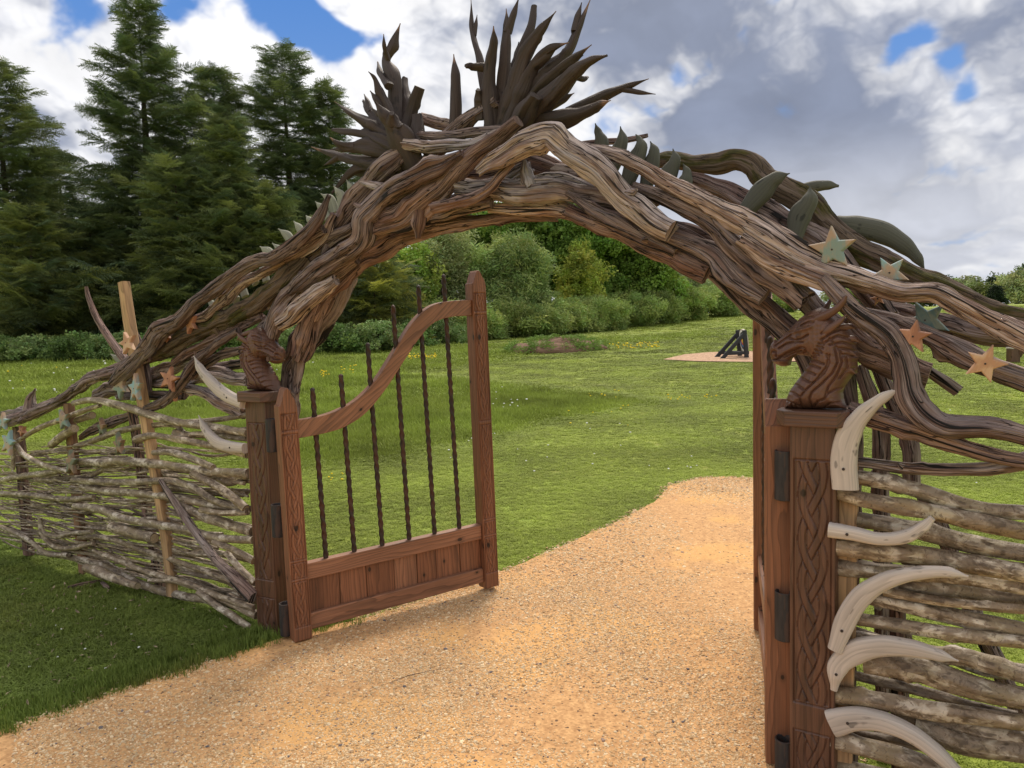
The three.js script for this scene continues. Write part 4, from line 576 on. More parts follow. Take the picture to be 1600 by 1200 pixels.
const LR = (C, l, off, m, e = [0, 0], o = {}) => { const [P, R] = limb(C, l.map(([x, y, w]) => [x, y, w * 0.88]), off); return rod(fenceL, P, R, rodM(m), o, e); };
[
  [C1, [[345, 690, 30], [420, 676, 36], [560, 700, 42], [700, 742, 42], [850, 782, 40], [1000, 802, 42], [1160, 830, 42]], 0.05, 0], [C1, [[84, 866, 24], [180, 808, 30], [290, 765, 30], [420, 715, 28], [470, 700, 22]], 0.04, 3], [C1, [[60, 1000, 22], [70, 885, 26], [110, 930, 28], [200, 978, 28], [320, 1012, 26]], 0.06, 0], [C1, [[240, 886, 40], [300, 840, 46], [350, 808, 46]], 0.06, 3, [0, 1]], [C1, [[360, 770, 36], [432, 746, 40]], 0.0, 3, [0, 1]],
  [C1, [[150, 930, 24], [330, 900, 30], [450, 862, 32], [560, 820, 34], [680, 798, 30], [830, 796, 30], [860, 830, 32], [960, 840, 32], [1160, 815, 34]], 0.0, 1], [C1, [[640, 862, 46], [700, 842, 36], [850, 862, 36], [1000, 892, 36], [1160, 932, 36]], 0.05, 3], [C1, [[370, 962, 36], [480, 970, 44], [560, 962, 46], [700, 972, 46], [850, 990, 46], [1000, 1012, 48], [1165, 1018, 48]], 0.05, 0], [C1, [[170, 1048, 26], [300, 1050, 30], [420, 1030, 32], [520, 982, 28]], 0.0, 1], [C1, [[340, 1050, 28], [480, 1060, 34], [640, 1060, 36], [800, 1056, 36], [900, 1082, 36], [1010, 1150, 36], [1160, 1190, 36]], 0.05, 1],
  [C1, [[-20, 1054, 28], [120, 1030, 32], [260, 1010, 30], [360, 990, 26]], 0.02, 0], [C1, [[380, 1082, 28], [480, 1100, 38], [640, 1112, 42], [800, 1130, 42], [950, 1160, 42], [1160, 1186, 40]], 0.03, 0], [C1, [[900, 1020, 38], [1000, 1070, 44], [1080, 1122, 46], [1152, 1184, 46]], 0.075, 3, [0, 1]], [C1, [[720, 922, 30], [800, 920, 34], [900, 950, 38], [1000, 992, 36]], 0.06, 0], [C1, [[-20, 1112, 26], [150, 1122, 28], [300, 1140, 30], [440, 1130, 28]], 0.04, 1], [C1, [[700, 800, 26], [850, 780, 26], [1000, 770, 28], [1160, 745, 28]], -0.02, 1], [C1, [[820, 830, 44], [870, 850, 50], [900, 838, 34], [1000, 840, 34], [1160, 855, 34]], 0.02, 3], [C1, [[1000, 1010, 40], [1060, 1060, 44], [1165, 1030, 40]], 0.0, 1], [C1, [[700, 1090, 28], [880, 1090, 50], [960, 1110, 34], [1160, 1105, 34]], -0.03, 1],
  [C2, [[400, 8, 28], [550, 22, 34], [700, 46, 38], [860, 62, 38], [1000, 92, 38], [1170, 106, 36]], 0.0, 1], [C2, [[350, 92, 34], [460, 106, 42], [580, 150, 42], [720, 176, 42], [880, 204, 42], [1000, 238, 42], [1190, 252, 44]], 0.06, 0], [C2, [[370, 240, 22], [500, 242, 26], [650, 292, 28], [800, 342, 30], [950, 392, 28], [1100, 452, 30], [1195, 482, 28]], 0.03, 3], [C2, [[520, 190, 50], [620, 220, 54], [722, 242, 54]], 0.07, 3, [0, 1]], [C2, [[410, 190, 24], [520, 202, 28], [640, 222, 30], [780, 290, 32], [860, 312, 34], [1000, 312, 34], [1190, 345, 36]], 0.0, 1],
  [C2, [[850, 88, 50], [930, 130, 54], [1050, 172, 56], [1185, 212, 54]], 0.04, 0], [C2, [[770, 240, 26], [900, 280, 30], [1000, 330, 36], [1090, 400, 36], [1195, 450, 36]], -0.02, 0], [C2, [[440, 300, 24], [560, 350, 28], [700, 402, 32], [850, 450, 34], [950, 482, 36], [1050, 532, 40], [1205, 605, 44]], 0.05, 3], [C2, [[180, 310, 26], [330, 332, 34], [480, 372, 38], [600, 432, 42], [700, 472, 44], [850, 512, 44], [950, 526, 44], [1050, 545, 40], [1200, 595, 40]], 0.02, 0], [C2, [[930, 495, 36], [1000, 548, 38], [1100, 612, 40], [1205, 690, 40]], 0.085, 0, [0, 1]], [C2, [[400, 380, 40], [470, 402, 60], [540, 432, 46], [645, 466, 36]], 0.10, 3, [0, 1]],
  [C2, [[-20, 180, 22], [80, 222, 26], [150, 262, 26], [210, 312, 28], [320, 322, 26]], 0.06, 0], [C2, [[188, 150, 22], [196, 205, 24], [260, 236, 24], [330, 222, 22], [430, 212, 24]], 0.08, 1], [C2, [[190, 215, 22], [240, 272, 28], [300, 292, 30], [440, 268, 24]], 0.06, 3], [C2, [[1060, 310, 34], [1130, 390, 36], [1195, 450, 34]], 0.07, 0], [C2, [[600, 380, 26], [760, 420, 30], [900, 440, 32], [1010, 490, 34], [1200, 540, 32]], -0.02, 1], [C2, [[440, 230, 24], [560, 260, 26], [700, 320, 28], [900, 400, 30], [1050, 440, 30], [1195, 500, 30]], 0.0, 1], [C2, [[940, 110, 30], [1040, 125, 34], [1160, 120, 34]], 0.08, 3, [1, 0]], [C2, [[1000, 260, 34], [1080, 290, 38], [1190, 350, 40]], 0.08, 3], [C2, [[700, 440, 24], [860, 450, 30], [1000, 505, 34], [1190, 570, 34]], 0.06, 3],
].forEach((a) => LR(...a));
{ const [P, R] = limb(C2, [[750, -30, 20], [800, 45, 30], [868, 146, 38], [950, 262, 40], [1036, 368, 44], [1110, 440, 56], [1190, 522, 60]], 0.085); part('stick', sweep(P, R, { step: 0.02, around: 18, lump: 0.1, fibre: 0.12, cracks: 2 }), M.ash, fenceL); }
// the thinner rods woven in between, over and under the stakes
for (let i = 0; i < 104; i++) {
  const h0 = 0.10 + 0.82 * ((i * 0.618) % 1), long = rnd() < 0.55, sA = long ? rr(-0.5, -0.06) : rr(-2.2, -0.6), sB = Math.max(-3.5, sA - rr(1.0, 2.4)), P = [], R = [], n = 10, r0 = rr(0.005, 0.011), slope = rr(-0.03, 0.035), ph = (i % 2) * Math.PI, w = rr(0, 9);
  for (let k = 0; k <= n; k++) { const s = lerp(sA, sB, k / n), squeeze = 1 - 0.10 * Math.max(0, -s - 1), h = clamp((h0 + slope * (sA - s)) * squeeze * (1 + 0.04 * noise(s * 2.2, w, 1)) + 0.03 * noise(s * 3 + w, 2, i), 0.04, 0.92 - 0.05 * Math.max(0, -s - 1.2)); P.push(along(s, h, 0.028 * Math.cos(s * Math.PI / 0.62 + ph) + rr(-0.01, 0.01))); R.push(r0 * lerp(1, 0.55, k / n) * rr(0.9, 1.1)); }
  rod(fenceL, P, R, rodM([0, 1, 0, 2, 3][i % 5]), { around: 9, step: 0.035 });
}
for (let i = 0; i < 46; i++) {   // fine brushwood at the far end
  const h0 = 0.08 + 0.6 * ((i * 0.618) % 1), sA = rr(-2.4, -1.15), sB = sA - rr(0.7, 1.8), P = [], R = [], n = 8, r0 = rr(0.0035, 0.0075), w = rr(0, 9);
  for (let k = 0; k <= n; k++) { const s = lerp(sA, sB, k / n); P.push(along(s, clamp(h0 + 0.05 * noise(s * 2 + w, 1, i) + 0.05 * (k / n) * Math.sin(w), 0.03, 0.75), rr(-0.04, 0.05))); R.push(r0 * lerp(1, 0.5, k / n)); }
  rod(fenceL, P, R, rodM([1, 2, 2, 3][i % 4]), { around: 7, step: 0.05 }, [0, 0], 'brush_rod');
}
square(fenceL, C1, [[580, 122, 46], [618, 380, 54], [695, 820, 52], [760, 1190, 48], [800, 1480, 48], [808, 1590, 46]], 0.02, M.raw, 0.05);
square(fenceL, C1, [[615, 700, 34], [645, 880, 40], [690, 1200, 42], [745, 1500, 42], [755, 1580, 40]], -0.03, M.stick, 0.045);
square(fenceL, C1, [[322, 690, 46], [345, 950, 46], [368, 1200, 46], [392, 1440, 46], [396, 1500, 44]], 0.0, wood(0.30, 0.17, 0.10, { roughness: 0.85 }), 0.05);
square(fenceL, C1, [[84, 800, 52], [100, 950, 60], [112, 1100, 60], [130, 1330, 60], [136, 1400, 56]], -0.02, M.stick, 0.05);
{ const [P, R] = limb(C1, [[404, 144, 16], [412, 185, 20], [450, 280, 28], [510, 380, 34], [575, 470, 38], [640, 560, 30]], -0.06); part('stick', sweep(P, R, { step: 0.02, lump: 0.12, fibre: 0.1, cracks: 1 }), M.red, fenceL); }
{ const [P, R] = limb(C1, [[600, 300, 20], [650, 400, 30], [690, 540, 34], [700, 640, 30]], -0.03); part('stick', sweep(P, R, { step: 0.02, lump: 0.12, fibre: 0.1 }), M.brown, fenceL); }

// ---------------------------------------------------------------- trees and shrubs
const leafMat = (r, g, b) => new THREE.MeshPhysicalMaterial({ color: lin(r, g, b), roughness: 0.75, transmission: 0.30, thickness: 0, side: THREE.DoubleSide, specularIntensity: 0.4 });
const trunkMat = mat({ map: driftMap, color: lin(0.22, 0.17, 0.13) });
const M4 = new THREE.Matrix4(), Q4 = new THREE.Quaternion(), S4 = V(), CT = new THREE.Color();
function triSoup(list) { const g = new THREE.BufferGeometry(); g.setAttribute('position', new THREE.Float32BufferAttribute(list, 3)); g.computeVertexNormals(); return g; }
// a flat drooping spray of conifer needles, one unit long along +z
function sprayGeo(seed) {
  rs = seed; const t = [], P = (u, s, d) => [s, -0.34 * u * u + 0.12 * u + d, u];
  for (let i = 0; i < 13; i++) {
    const u = 0.04 + 0.92 * i / 12, len = 0.36 * Math.pow(1 - u, 0.6) + 0.08;
    for (const s of [-1, 1]) {
      const a = P(u, 0, 0), L = len * rr(0.65, 1.25), tip = [s * L, a[1] - L * rr(0.05, 0.5), u + L * rr(0.4, 0.9)], n = 5; t.push(...a, a[0], a[1], a[2] + 0.035, ...tip);
      for (let k = 1; k <= n; k++) { const f = k / (n + 0.4), m = [a[0] + (tip[0] - a[0]) * f, a[1] + (tip[1] - a[1]) * f, a[2] + (tip[2] - a[2]) * f], l = L * 0.42 * (1.1 - f * 0.6); for (const q of [-1, 1]) { const e = [m[0] + s * l * (0.55 + 0.25 * q), m[1] - l * rr(-0.15, 0.5), m[2] + l * (0.55 - 0.55 * q)]; t.push(...m, m[0] + s * 0.012, m[1] + rr(-0.02, 0.02), m[2] + 0.032, ...e); } }
    }
  }
  return triSoup(t);
}
const sprays = [sprayGeo(5), sprayGeo(6)];
// a loose clump of small leaves about one unit across
function clumpGeo(seed, n, leaf, narrow = 0.6) {
  rs = seed; const t = [];
  for (let i = 0; i < n; i++) { const d = V(rr(-1, 1), rr(-1, 1), rr(-1, 1)); if (d.length() > 1) d.normalize(); d.multiplyScalar(0.5); const a = V(rr(-1, 1), rr(-0.6, 1), rr(-1, 1)).normalize(), b = V(rr(-1, 1), rr(-1, 1), rr(-1, 1)).cross(a).normalize(), l = leaf * rr(0.7, 1.3), w = l * narrow; const p = (u, v) => [d.x + a.x * u + b.x * v, d.y + a.y * u + b.y * v, d.z + a.z * u + b.z * v]; t.push(...p(0, 0), ...p(l * 0.5, w / 2), ...p(l, 0), ...p(0, 0), ...p(l, 0), ...p(l * 0.5, -w / 2)); }
  return triSoup(t);
}
const clumps = [clumpGeo(11, 40, 0.27), clumpGeo(12, 40, 0.27)], feather = [clumpGeo(13, 46, 0.36, 0.24), clumpGeo(14, 46, 0.36, 0.24)];
const foliage = leafMat(1, 1, 1), needles = leafMat(1, 1, 1); needles.transmission = 0.30;
function crownOf(parent, geo, material, items) {
  const m = shadows(new THREE.InstancedMesh(geo, material, items.length)); m.name = 'crown'; m.userData.kind = 'stuff';
  items.forEach(([p, q, s, c], i) => { M4.compose(p, q, S4.set(s, s, s)); m.setMatrixAt(i, M4); m.setColorAt(i, CT.setRGB(...c)); }); parent.add(m); return m;
}
const QL = (d, roll) => { const z = d.clone().normalize(), x = UP.clone().cross(z).normalize(), y = z.clone().cross(x); return Q4.clone().setFromRotationMatrix(new THREE.Matrix4().makeBasis(x, y, z)).multiply(new THREE.Quaternion().setFromAxisAngle(V(0, 0, 1), roll)); };
function conifer(px, topY, depth, halfPx, tone, label, seed) {
  rs = seed; const a = at(px, topY, depth), g = V(a.x, height(a.x, a.z) - 0.1, a.z), H = a.y - g.y, W = halfPx / FPX * depth;
  const o = thing('conifer_tree', label, 'tree', 'dark conifers behind the fence', g);
  part('trunk', sweep([V(0, 0, 0), V(rr(-0.1, 0.1), H * 0.5, 0), V(0, H * 0.98, 0)], [0.018 * H, 0.010 * H, 0.01], { ref: V(0, 0, 1), around: 10, step: 0.5, lump: 0.1 }), trunkMat, o);
  const items = [[], []], levels = Math.round(H * 3.2), lean = rr(0, 6);
  for (let i = 0; i < levels; i++) {
    const f = Math.pow(i / levels, 0.92), y = H * (0.02 + 0.97 * f), reach = W * (0.08 + 0.95 * Math.pow(1 - f, 0.70)) * (0.88 + 0.95 * noise(i * 0.22, seed * 1.7, 1)), nb = Math.round(lerp(10, 6, f));
    for (let b = 0; b < nb; b++) {
      const az = b / nb * 6.283 + i * 2.4 + rr(-0.3, 0.3), L = reach * rr(0.42, 1.32) * (1 + 0.55 * noise(Math.cos(az) * 1.3 + seed, Math.sin(az) * 1.3, y * 0.5)), rise = rr(-0.05, 0.28) + 0.35 * f, ns = Math.max(2, Math.round(L / 0.42)), x = Math.cos(az), z = Math.sin(az);
      for (let s = 0; s < ns; s++) {
        const u = (s + 0.6) / ns, r = L * u, dy = rise * r - 0.22 * r * u + 0.10 * L * u * u * u, p = V(x * r, y + dy + rr(-0.08, 0.08), z * r), sz = lerp(0.80, 1.25, rnd()) * lerp(1, 0.62, f) * (0.75 + 0.4 * u);
        for (let e = 0; e < (u > 0.35 ? 3 : 2); e++) { const tw = rr(-0.75, 0.75), dir = V(Math.cos(az + tw), rr(-0.30, 0.38) + 0.35 * f + (u > 0.8 ? 0.15 : 0), Math.sin(az + tw)); const y2 = rnd(), y3 = 0.6 + 0.8 * rnd(); items[(s + e) & 1].push([p, QL(dir, rr(-0.6, 0.6)), sz, [(0.125 + 0.30 * tone * y2) * y3, (0.185 + 0.245 * tone * y2) * y3, (0.095 + 0.004 * y2) * y3]]); }
      }
    }
  }
  for (let e = 0; e < 6; e++) items[0].push([V(0, H * (0.90 + 0.016 * e), 0), QL(V(rr(-0.5, 0.5), 1.3, rr(-0.5, 0.5)), 0), 0.45, [0.05, 0.06, 0.02]]);
  crownOf(o, sprays[0], needles, items[0]); crownOf(o, sprays[1], needles, items[1]);
}
[[215, -6, 33, 125, 0.35, 'tallest dark conifer, its tip near the top of the picture'], [332, 102, 34.5, 90, 0.4, 'narrow conifer just right of the tallest one, small pointed top'], [440, 76, 35.5, 115, 0.35, 'tall broad conifer between the tallest conifer and the crest of the arch'], [512, 132, 37, 75, 0.4, 'conifer touching the left crest of the arch'], [-12, 90, 31, 125, 0.5, 'conifer cut off by the left edge of the picture'], [45, 320, 29, 110, 0.8, 'lower yellowish conifer in front at the far left'], [140, 350, 31, 95, 0.6, 'low conifer left of the squared stake'], [270, 246, 29.5, 95, 0.6, 'yellowish conifer in front of the tallest one'], [352, 178, 30, 85, 0.55, 'slim bright conifer in front, right of the tallest one'], [415, 292, 30, 92, 0.65, 'low bright conifer above the left spines'], [585, 400, 30.5, 80, 1.25, 'golden green conifer seen under the left of the arch, behind the open gate'], [515, 330, 32, 90, 0.7, 'conifer behind the left leg of the arch'], [90, 240, 37, 80, 0.35, 'dark conifer behind the bare tree']].forEach((a, i) => conifer(a[0], a[1], a[2], a[3], a[4], a[5], 100 + i));

function broadleaf(name, label, group, px, topY, depth, halfPx, lobes, col, geo, size, seed, dens = 1, low = 0.1, cat = 'tree') {
  rs = seed; const a = at(px, topY, depth), g = V(a.x, height(a.x, a.z) - 0.05, a.z), H = Math.max(0.4, a.y - g.y), W = halfPx / FPX * depth;
  const o = thing(name, label, cat, group, g), tops = [];
  for (let i = 0; i < lobes; i++) { const f = (i + 0.5) / lobes, y = H * lerp(low + 0.12, 0.80, Math.pow(f, 0.8)), q = i * 2.4 + rr(-0.4, 0.4), w = W * (0.62 * Math.sqrt(Math.max(0.05, 1 - ((y / H - 0.42) / 0.62) ** 2))) * rr(0.5, 1.1); tops.push([V(Math.cos(q) * w, y, Math.sin(q) * w), W * rr(0.30, 0.48), H * rr(0.13, 0.20)]); }
  tops.push([V(0, H * 0.82, 0), W * 0.36, H * 0.18]);
  const th = Math.max(0.03, H * 0.018), limbs = [sweep([V(0, -0.1, 0), V(rr(-0.1, 0.1) * H * 0.2, H * 0.3, 0), V(0, H * 0.75, 0)], [th * 1.4, th, th * 0.3], { ref: V(0, 0, 1), around: 8, step: 0.4, lump: 0.15 })];
  tops.forEach(([c], i) => { if (i % 2 === 0) limbs.push(sweep([V(0, H * rr(0.12, 0.35), 0), V(c.x * 0.45, lerp(H * 0.3, c.y, 0.6), c.z * 0.45), V(c.x, c.y + H * 0.04, c.z)], [th * 0.7, th * 0.45, th * 0.12], { ref: V(0.3, 0.1, 1).normalize(), around: 6, step: 0.4, lump: 0.1 })); });
  part('trunk', mergeGeometries(limbs), trunkMat, o);
  const items = [[], []];
  tops.forEach(([c, rx, ry], li) => { const n = Math.round(dens * 7.5 * (rx * rx + 2 * rx * ry) / (size * size)), tl = rr(0.75, 1.25); for (let i = 0; i < n; i++) { const d = V(rr(-1, 1), rr(-1, 1), rr(-1, 1)).normalize(), k = Math.pow(rnd(), 0.36) * (1 + 0.50 * noise(d.x * 2.2 + li, d.y * 2.2, d.z * 2.2 + seed)); const p = V(c.x + d.x * rx * k, Math.max(size * 0.3, c.y + d.y * ry * k), c.z + d.z * rx * k), v = rr(0.7, 1.3) * tl; items[i & 1].push([p, new THREE.Quaternion().setFromEuler(new THREE.Euler(rr(-0.8, 0.8), rr(0, 6.28), rr(-0.8, 0.8))), size * rr(0.55, 1.45), [col[0] * v * rr(0.85, 1.2), col[1] * v, col[2] * v]]); } });
  crownOf(o, geo[0], foliage, items[0]); crownOf(o, geo[1], foliage, items[1]);
}
const DEEP = [0.22, 0.35, 0.065], FRESH = [0.34, 0.46, 0.08], YEL = [0.40, 0.46, 0.08], SAGE = [0.37, 0.43, 0.19], WIL = [0.30, 0.39, 0.11];
[['bright green broadleaf tree just right of the golden conifer', 628, 372, 36, 62, 9, FRESH, clumps, 0.55], ['pale sage tree with thin foliage behind the twisted bars', 690, 340, 38, 62, 9, SAGE, feather, 0.6], ['rounded grey green willow right of the open gate', 795, 366, 38, 82, 12, [0.33, 0.43, 0.145], feather, 0.55], ['tall dark oak behind the willow, under the top of the arch', 850, 285, 46, 130, 14, DEEP, clumps, 0.7], ['yellow green young tree in front of the dark oaks', 905, 378, 42, 52, 8, YEL, clumps, 0.5], ['broad dark oak with spreading limbs right of the yellow tree', 975, 330, 48, 120, 14, [0.25, 0.38, 0.07], clumps, 0.7], ['sage green tree at the right end of the oaks', 1065, 402, 58, 60, 10, SAGE, feather, 0.75], ['small yellow green tree beside the right leg of the arch', 1125, 432, 66, 50, 8, FRESH, clumps, 0.8], ['dark broadleaf tree high behind the left of the arch opening', 740, 310, 47, 90, 12, DEEP, clumps, 0.7]]
  .forEach((a, i) => broadleaf('broadleaf_tree', a[0], 'trees beyond the meadow', a[1], a[2], a[3], a[4], a[5], a[6], a[7], a[8], 300 + i));
const along2 = ['behind the free end of the open gate', 'just right of the gate', 'left of the earth mound', 'behind the left of the earth mound', 'behind the middle of the earth mound', 'right of the earth mound', 'left of the chip patch', 'left of the target stand', 'behind the target stand', 'above the target stand', 'beside the right gate leaf', 'behind the right gate leaf'];
[[700, 470, 34.5, 62], [742, 482, 34, 54], [790, 470, 36, 66], [838, 480, 36, 60], [884, 468, 38, 66], [930, 464, 40, 66], [976, 458, 43, 66], [1020, 453, 46, 64], [1064, 449, 50, 62], [1108, 447, 54, 60], [1150, 449, 58, 58], [1196, 452, 62, 56]].forEach((a, i) => broadleaf('hedge_shrub', 'feathery green shrub of the hedge ' + along2[i], 'shrubs of the hedge', a[0], a[1], a[2], a[3], 13, i % 3 === 2 ? [0.33, 0.42, 0.12] : WIL, feather, 0.42, 400 + i, 1, 0.0, 'shrub'));
const low2 = ['at the left edge of the picture', 'under the far left conifer', 'left of the leaning stick', 'behind the squared stake', 'right of the squared stake', 'under the tallest conifer', 'behind the left dragon head', 'just right of the left dragon head', 'behind the first twisted bar', 'behind the middle twisted bars', 'behind the last twisted bars', 'left of the gate end'];
[[-20, 524, 25.5, 74], [55, 528, 25.5, 64], [125, 524, 25.5, 66], [190, 523, 25.5, 60], [250, 518, 25.5, 60], [318, 516, 25.5, 66], [395, 511, 26, 66], [470, 508, 26, 60], [530, 508, 26.5, 56], [590, 504, 27, 56], [645, 502, 29, 52], [690, 499, 31, 50]].forEach((a, i) => broadleaf('bramble_bush', 'low pale green bramble ' + low2[i], 'low brambles below the trees', a[0], a[1], a[2], a[3], 8, i % 2 ? [0.22, 0.31, 0.10] : [0.15, 0.24, 0.06], clumps, 0.30, 500 + i, 0.9, 0.0, 'bush'));
const far2 = ['behind the long tan log', 'behind the orange star', 'behind the dark teal star', 'left of the clipped dark one', 'behind the clipped dark one', 'right of the clipped dark one', 'at the right edge of the picture', 'tallest at the right edge', 'behind the nearest dragon head', 'behind the large curved spine'];
[[1440, 436, 120, 34], [1475, 434, 118, 34], [1510, 432, 112, 30], [1530, 445, 105, 30], [1560, 430, 112, 28], [1590, 425, 98, 30], [1625, 430, 98, 34], [1600, 412, 115, 26], [1330, 438, 130, 50], [1390, 436, 125, 44]].forEach((a, i) => broadleaf('distant_tree', 'far tree ' + far2[i], 'far trees on the right', a[0], a[1], a[2], a[3], 9, [[0.18, 0.22, 0.055], [0.08, 0.12, 0.045], SAGE][i % 3], clumps, 1.1, 600 + i, 1, 0.0));
broadleaf('clipped_yew', 'dense dark clipped evergreen among the far right trees', null, 1556, 447, 92, 14, 9, [0.018, 0.035, 0.012], clumps, 0.6, 640, 1.6, 0.0);
{ // a leafless tree
  rs = 77; const a = at(88, 245, 42), g = V(a.x, height(a.x, a.z), a.z), H = a.y - g.y, o = thing('bare_tree', 'slender leafless tree between the conifers at the far left', 'tree', null, g), tw = [];
  const grow = (p, d, l, r, n) => { const e = p.clone().addScaledVector(d, l), m = p.clone().lerp(e, 0.5).add(V(rr(-1, 1), rr(-1, 1), rr(-1, 1)).multiplyScalar(l * 0.06)); tw.push(sweep([p, m, e], [r, r * 0.8, r * 0.62], { ref: V(0.2, 0.1, 1).normalize(), around: 5, step: l / 4, least: 3 })); if (n) for (let i = 0; i < 3; i++) grow(p.clone().lerp(e, rr(0.55, 1)), d.clone().add(V(rr(-0.7, 0.7), rr(-0.1, 0.4), rr(-0.7, 0.7))).normalize(), l * rr(0.55, 0.75), r * 0.58, n - 1); };
  grow(V(0, 0, 0), V(0, 1, 0), H * 0.42, 0.11, 5); part('trunk', tw.shift(), trunkMat, o); part('twigs', mergeGeometries(tw), trunkMat, o);
}

// ---------------------------------------------------------------- things out on the grass
{ // mound of turned earth with tufts on it
  rs = 31; const a = ground(806, 556), b = ground(966, 546), c = a.clone().lerp(b, 0.5), X = b.clone().sub(a), len = X.length() / 2; X.setY(0).normalize(); const Z = V(-X.z, 0, X.x), g = new THREE.SphereGeometry(1, 48, 24), p = g.attributes.position;
  for (let i = 0; i < p.count; i++) { const x = p.getX(i), y = p.getY(i), z = p.getZ(i), n = 1 + 0.30 * noise(x * 2.4, y * 2.4, z * 2.4 + 3) + 0.12 * noise(x * 8, y * 8, z * 8); p.setXYZ(i, x * len * (1 + 0.1 * (n - 1)), y * 0.46 * n, z * 0.95 * n); } g.computeVertexNormals();
  const o = thing('earth_mound', 'low mound of bare red brown earth with grass tufts', 'mound', null, c); frame(o, X, Z, c.clone().addScaledVector(Z, -0.8).setY(c.y - 0.02));
  const m = tex(256, 256, (u, v) => mix3([0.37, 0.28, 0.22], [0.57, 0.45, 0.36], pf(u, v, 20, 20, 4, 480)), true, 4, 3);
  part('earth', g, mat({ map: m, bumpMap: m, bumpScale: 0.08, roughness: 1 }), o);
  const items = []; for (let i = 0; i < 260; i++) { const q = rr(0, 6.28), k = Math.sqrt(rnd()), x = Math.cos(q) * k, z = Math.sin(q) * k; if (noise(x * 3.5 + 2, 1, z * 2) < 0.02 && k < 0.9) continue; items.push([V(x * len, 0.44 * Math.sqrt(Math.max(0, 1 - k * k)) + 0.03, z * 0.95), new THREE.Quaternion().setFromEuler(new THREE.Euler(0, rr(0, 6), 0)), rr(0.22, 0.4), [0.22, 0.34, 0.07]]); }
  crownOf(o, feather[0], foliage, items).name = 'grass_tufts';
}
{ // black A-frame stand with a round target
  const f = ground(1127, 562), b = ground(1170, 560), X = b.clone().sub(f).setY(0).normalize(), w = b.distanceTo(f), o = thing('target_stand', 'black timber A-frame stand holding an archery target', 'target stand'), Z = V(-X.z, 0, X.x); frame(o, X, Z, f); const H = w * 1.0;
  const beam = (name, p, q, t) => part(name, sweep([p, p.clone().lerp(q, 0.5), q], [t, t, t], { ref: V(0, 0, 1), thick: t * 1.6, box: 0.3, around: 12, step: 0.4 }), M.black, o);
  for (const z of [0, -0.62]) { beam('brace', V(0, 0, z), V(w * 0.84, H * 0.92, z), 0.05); beam('upright', V(w * 0.93, -0.03, z), V(w * 0.84, H * 1.05, z), 0.055); beam('lower_rail', V(w * 0.12, 0.16, z), V(w, 0.17, z), 0.045); }
  beam('cross_rail', V(w * 0.9, 0.2, 0.06), V(w * 0.9, 0.2, -0.68), 0.045); beam('cross_rail', V(w * 0.85, H * 0.9, 0.06), V(w * 0.85, H * 0.9, -0.68), 0.045);
  const rings = [[0.30, 0.9, 0.9, 0.88], [0.24, 0.02, 0.02, 0.02], [0.18, 0.06, 0.25, 0.55], [0.12, 0.6, 0.05, 0.04], [0.06, 0.75, 0.55, 0.05]];
  const face = part('target_face', new THREE.CylinderGeometry(0.32, 0.32, 0.06, 32).rotateZ(Math.PI / 2), mat({ color: lin(0.55, 0.5, 0.4) }), o); face.position.set(w * 0.95, H * 0.66, -0.31); face.rotation.z = 0.12;
  rings.forEach(([r, R, G, B], i) => part('target_ring', new THREE.CylinderGeometry(r, r, 0.066 + i * 0.006, 28).rotateZ(Math.PI / 2), mat({ color: lin(R, G, B), roughness: 0.6 }), face));
}
{ const g = ground(1583, 566), s = depthOf(g) / FPX, o = thing('marker_post', 'short dark post with a pale flat top, far right on the lawn', 'post', null, g); part('post_shaft', rbox(14 * s, 22 * s, 14 * s, s, 1, 0, 10 * s, 0), M.post, o); part('post_top', rbox(15 * s, 2.5 * s, 15 * s, s * 0.5, 0, 0, 22.3 * s, 0), M.tusk, o); }
// sticks and a billet lying in the left grass
for (const [C, l, label] of [[C2, [[320, 490, 14], [380, 476, 22], [450, 462, 18], [500, 452, 10]], 'dark splintered stick lying on the grass below the woven fence'], [C2, [[480, 466, 16], [498, 482, 22], [512, 494, 12]], 'short orange wood chip beside the splintered stick']]) { const P = [], R = []; for (const [x, y, w] of l) { const g = ground(x / C[2], C[1] + y / C[2]); g.y += 0.02; P.push(g); R.push(w / 2 / C[2] / FPX * depthOf(g)); } solo('broken_stick', sweep(P, R, { step: 0.01, around: 10, lump: 0.2, fibre: 0.2, ref: UP }), label.startsWith('dark') ? M.stick : M.red, label, 'stick'); }
{ const P = [[640, 1090], [680, 1075], [740, 1063]].map(([x, y]) => { const g = ground(x - 40, y - 12); g.y += 0.022; return g; }); solo('twig', sweep(P, [0.0008, 0.0014, 0.0006], { ref: UP, around: 6, step: 0.01 }), M.red, 'thin brown twig lying on the gravel path', 'twig'); }

// ---------------------------------------------------------------- grass
function tuftGeo(seed, n, spread, w, l0 = 0.1, l1 = 0.75) { rs = seed; const t = []; for (let i = 0; i < n; i++) { const q = rr(0, 6.28), r = spread * Math.sqrt(rnd()), x = Math.cos(q) * r, z = Math.sin(q) * r, b = rr(0, 6.28), h = rr(0.55, 1.0), lean = rr(l0, l1), dx = Math.cos(b), dz = Math.sin(b), sx = -dz * w / 2, sz = dx * w / 2, mx = x + dx * lean * 0.28 * h, mz = z + dz * lean * 0.28 * h, tx = x + dx * lean * h, tz = z + dz * lean * h, ty = h * (1 - 0.4 * lean * lean); t.push(x - sx, 0, z - sz, x + sx, 0, z + sz, mx + sx, 0.55 * h, mz + sz, x - sx, 0, z - sz, mx + sx, 0.55 * h, mz + sz, mx - sx, 0.55 * h, mz - sz, mx - sx, 0.55 * h, mz - sz, mx + sx, 0.55 * h, mz + sz, tx, ty, tz); } return triSoup(t); }
